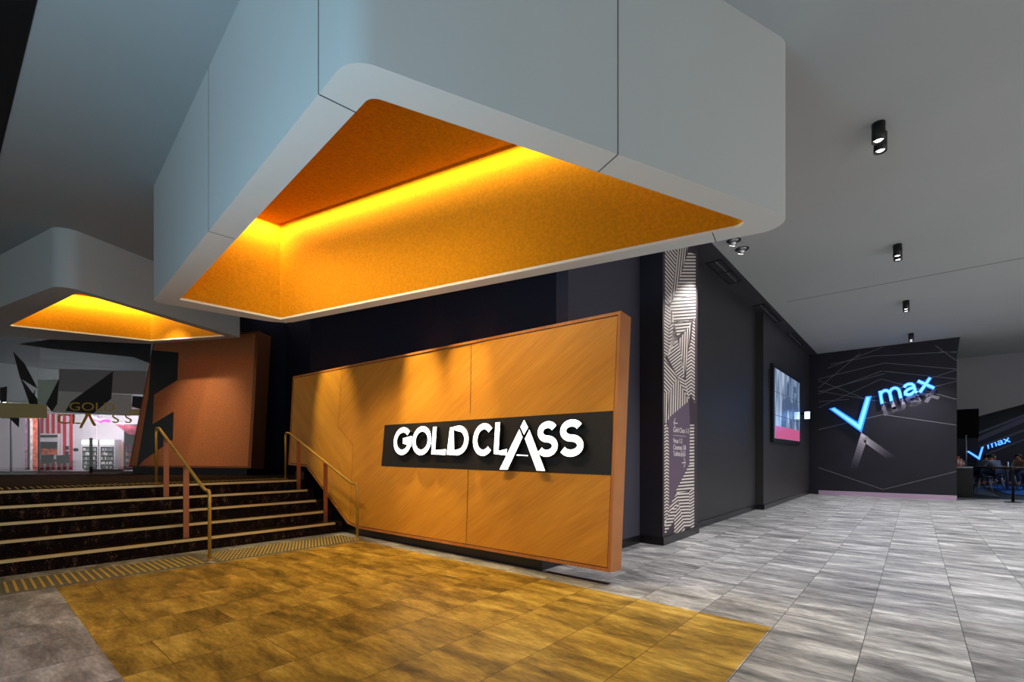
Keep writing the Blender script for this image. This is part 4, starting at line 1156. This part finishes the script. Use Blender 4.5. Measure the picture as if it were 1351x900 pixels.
# reflected pink neon lamp and orange bag, shelf of sweets at right, stack at left
pinke = mat('pink_neon', (1,.1,.5,1), .4, emit=(1,.08,.42,1), es=3)
root = thing('reflected_neon_lamp', 'glowing pink neon lamp hanging in the reflected sweet shop', 'lamp', tuple(gl(130,553,-1.2)))
mb = MB(); mb.tube([gl(116,549,-1.2), gl(121,551,-1.2), gl(127,553,-1.2), gl(133,556,-1.2), gl(137,554,-1.2), gl(144,556,-1.2)], .045, 10); mb.build('neon_tube', pinke, root)
mb = MB(); a = gl(130,554,-1.2); mb.tube([a, V3(a.x,a.y,2.72)], .01, 6); mb.build('cord', shc, root)
mb = MB(); mb.prism([gl(*p,-1.6) for p in ((152,560),(190,562),(189,576),(170,573))], -gn*.05)
tag(mb.build('hanging_banner', mat('pink_red_banner', srgb(168,70,92), .6, var=.5, vscale=7)), 'pink and red banner hanging at the right of the sweet shop', 'banner')
root = thing('sweet_shelf', 'shelf rack crowded with pink sweets by the timber board', 'shelf', tuple(gl(177,619,-1.5)))
mb = MB()
for p_ in (593,601,609,617): 
    q = [gl(165,p_+1,-1.5), gl(188,p_+1,-1.5), gl(188,p_,-1.5), gl(165,p_,-1.5)]; mb.prism(q, -gn*.2)
mb.build('board', M['steel'], root)
mb = MB()
cols = [mat('sweets_a', srgb(*c), .5) for c in ((196,70,130), (214,190,200), (90,50,110), (206,140,70))]
for p_ in (593,601,609,617):
    px = 166
    while px < 186: 
        h_ = random.uniform(3,6); q = [gl(px,p_,-1.52), gl(px+1.8,p_,-1.52), gl(px+1.8,p_-h_,-1.52), gl(px,p_-h_,-1.52)]; mb.prism(q, -gn*.12, random.randrange(4)); px += 2.3
o = mb.build('sweets', cols, root); o['kind'] = 'stuff'
mb = MB(); q = [gl(163.5,620,-1.75), gl(196,620,-1.75), gl(196,560,-1.75), gl(163.5,560,-1.75)]; mb.prism(q, -gn*.04); tag(mb.build('reflected_dark_partition', shc), 'dark partition behind the shelf of sweets in the reflected shop', 'partition')
mb = MB(); sbox(154,162,583,619,.06,.05,0,mb); sbox(155.5,160.5,594,603,.07,.01,1,mb); tag(mb.build('poster_board', [mat('pink_poster', srgb(206,150,150), .6), mat('yellow_poster', srgb(190,170,60), .6)]), 'pale pink poster board with yellow spot right of the fridges', 'poster')
root = thing('reflected_sweet_dispenser', 'tall multicoloured sweet dispenser column of the reflected shop, modelled behind the glass door', 'dispenser', tuple(gl(40,619,-1.4)))
mb = MB()
for i, (x0_, x1_) in enumerate(((33,36),(36.5,39),(39.5,43),(43.5,48.5))):
    q = [gl(x0_,620,-1.4), gl(x1_,620,-1.4), gl(x1_,552,-1.4), gl(x0_,552,-1.4)]; mb.prism(q, -gn*.1, i)
mb.build('tube', [mat('disp_a', srgb(150,100,130), .5, var=.6, vscale=12), shc, mat('disp_b', srgb(214,190,190), .5, var=.3, vscale=12), mat('disp_c', srgb(196,90,70), .5, var=.6, vscale=12)], root)
mb = MB(); q = [gl(34,552,-1.38), gl(49,552,-1.38), gl(49,545,-1.38), gl(34,545,-1.38)]; mb.prism(q, -gn*.14); mb.build('orange_header', mat('orange_header', srgb(200,120,70), .5), root)

# ================================================================== LIGHTS
def area(name, loc, target, sx, sy, e, col):
    l = bpy.data.lights.new(name, 'AREA'); l.shape = 'RECTANGLE'; l.size = sx; l.size_y = sy; l.energy = e; l.color = col
    o = bpy.data.objects.new(name, l); C.objects.link(o); o.location = loc
    o.rotation_euler = (Vector(target)-Vector(loc)).to_track_quat('-Z', 'Y').to_euler(); return o
def spot(name, loc, target, e, col, ang=60, blend=.6, rad=.04):
    l = bpy.data.lights.new(name, 'SPOT'); l.energy = e; l.color = col; l.spot_size = math.radians(ang); l.spot_blend = blend; l.shadow_soft_size = rad
    o = bpy.data.objects.new(name, l); C.objects.link(o); o.location = loc
    o.rotation_euler = (Vector(target)-Vector(loc)).to_track_quat('-Z', 'Y').to_euler(); return o
warm = (1,.86,.62)
# wall-washing spots over the timber board
spot('real_or_added_spot', (3.35,8.9,4.9), (4.5,8.26,2.3), 420, (1,.78,.36), 34, .8)
spot('real_or_added_spot', (4.05,6.1,4.9), (4.55,5.65,2.2), 1000, (1,.78,.36), 27, 1)
spot('real_or_added_spot', (4.2,5.05,4.9), (4.55,4.65,2.25), 700, (1,.78,.36), 25, 1)
o = area('added_sign_wash', (2.45,5.1,4.66), (4.45,5.1,1.4), 3.6, .05, 46, (1,.76,.42)); o.data.spread = math.radians(95)  # unseen strip light added to wash the board evenly
spot('real_or_added_spot', (cen2.x+.3, cen2.y, zp2-.05), (3.8,13.3,2.4), 230, (1,.86,.66), 60, 1)  # unseen lamp added to brighten the brown landing board
spot('real_or_added_spot', (-1.2,3.6,4.8), (-.6,4.2,0), 220, (1,.98,.96), 70, .9)  # unseen lamp added to lift the floor on the left
# unseen lamp added inside the canopy recess to brighten the amber floor
spot('added_recess_spot', (3.3,2.9,4.70), (3.1,1.5,0), 200, (1,.9,.66), 62, 1)
# ceiling spotlights
for p in spots: spot('real_or_added_spot', p, p+V3(0,0,-3), 320, (1,.98,.96), 110, .9)
for yy in (-3.5, -6.5):  # further rows out of view, added to brighten the floor
    for xx in (4, 8, 12, 16): spot('real_or_added_spot', (xx, yy, ZC-.22), (xx,yy,0), 400, (1,.98,.96), 110, .9)
p = on_z(973,323,ZC); spot('real_or_added_spot', (p.x,p.y,ZC-.2), (7.6,2.9,2.8), 330, (1,.95,.9), 60)
# unseen area light added in place of daylight from the open atrium
area('added_atrium_fill', (-5,0,4.2), (1.5,5,4.2), 5, 3, 10, (.5,.78,1))
area('added_concourse_fill', (9,-7,.8), (10,0,5), 16, 2, 190, (1,.99,.96))  # unseen low light added to brighten the ceiling
area('added_stair_fill', (-1.5,2.5,1.0), (-.5,3.2,5), 3, 2, 165, (.45,.76,1))  # unseen blue light added to lift the left-hand ceiling
q = gl(90,600,-.9); area('added_shop_fill', (q.x,q.y,2.66), tuple(gl(90,600,-2.4)), 3, .6, 150, (1,.93,.96))  # unseen light added to fill the shop room
area('added_bar_fill', (27,-5,4.4), (25,-4,0), 3, 3, 130, (.5,.7,1))  # unseen light, strengthened to brighten the people in the bar
w = bpy.data.worlds.new('world'); bpy.context.scene.world = w; w.use_nodes = True
w.node_tree.nodes['Background'].inputs[0].default_value = (1,.98,.96,1); w.node_tree.nodes['Background'].inputs[1].default_value = .24
vs = bpy.context.scene.view_settings; vs.view_transform = 'Standard'; vs.look = 'None'; vs.gamma = 1; vs.use_curve_mapping = False; vs.exposure = 0
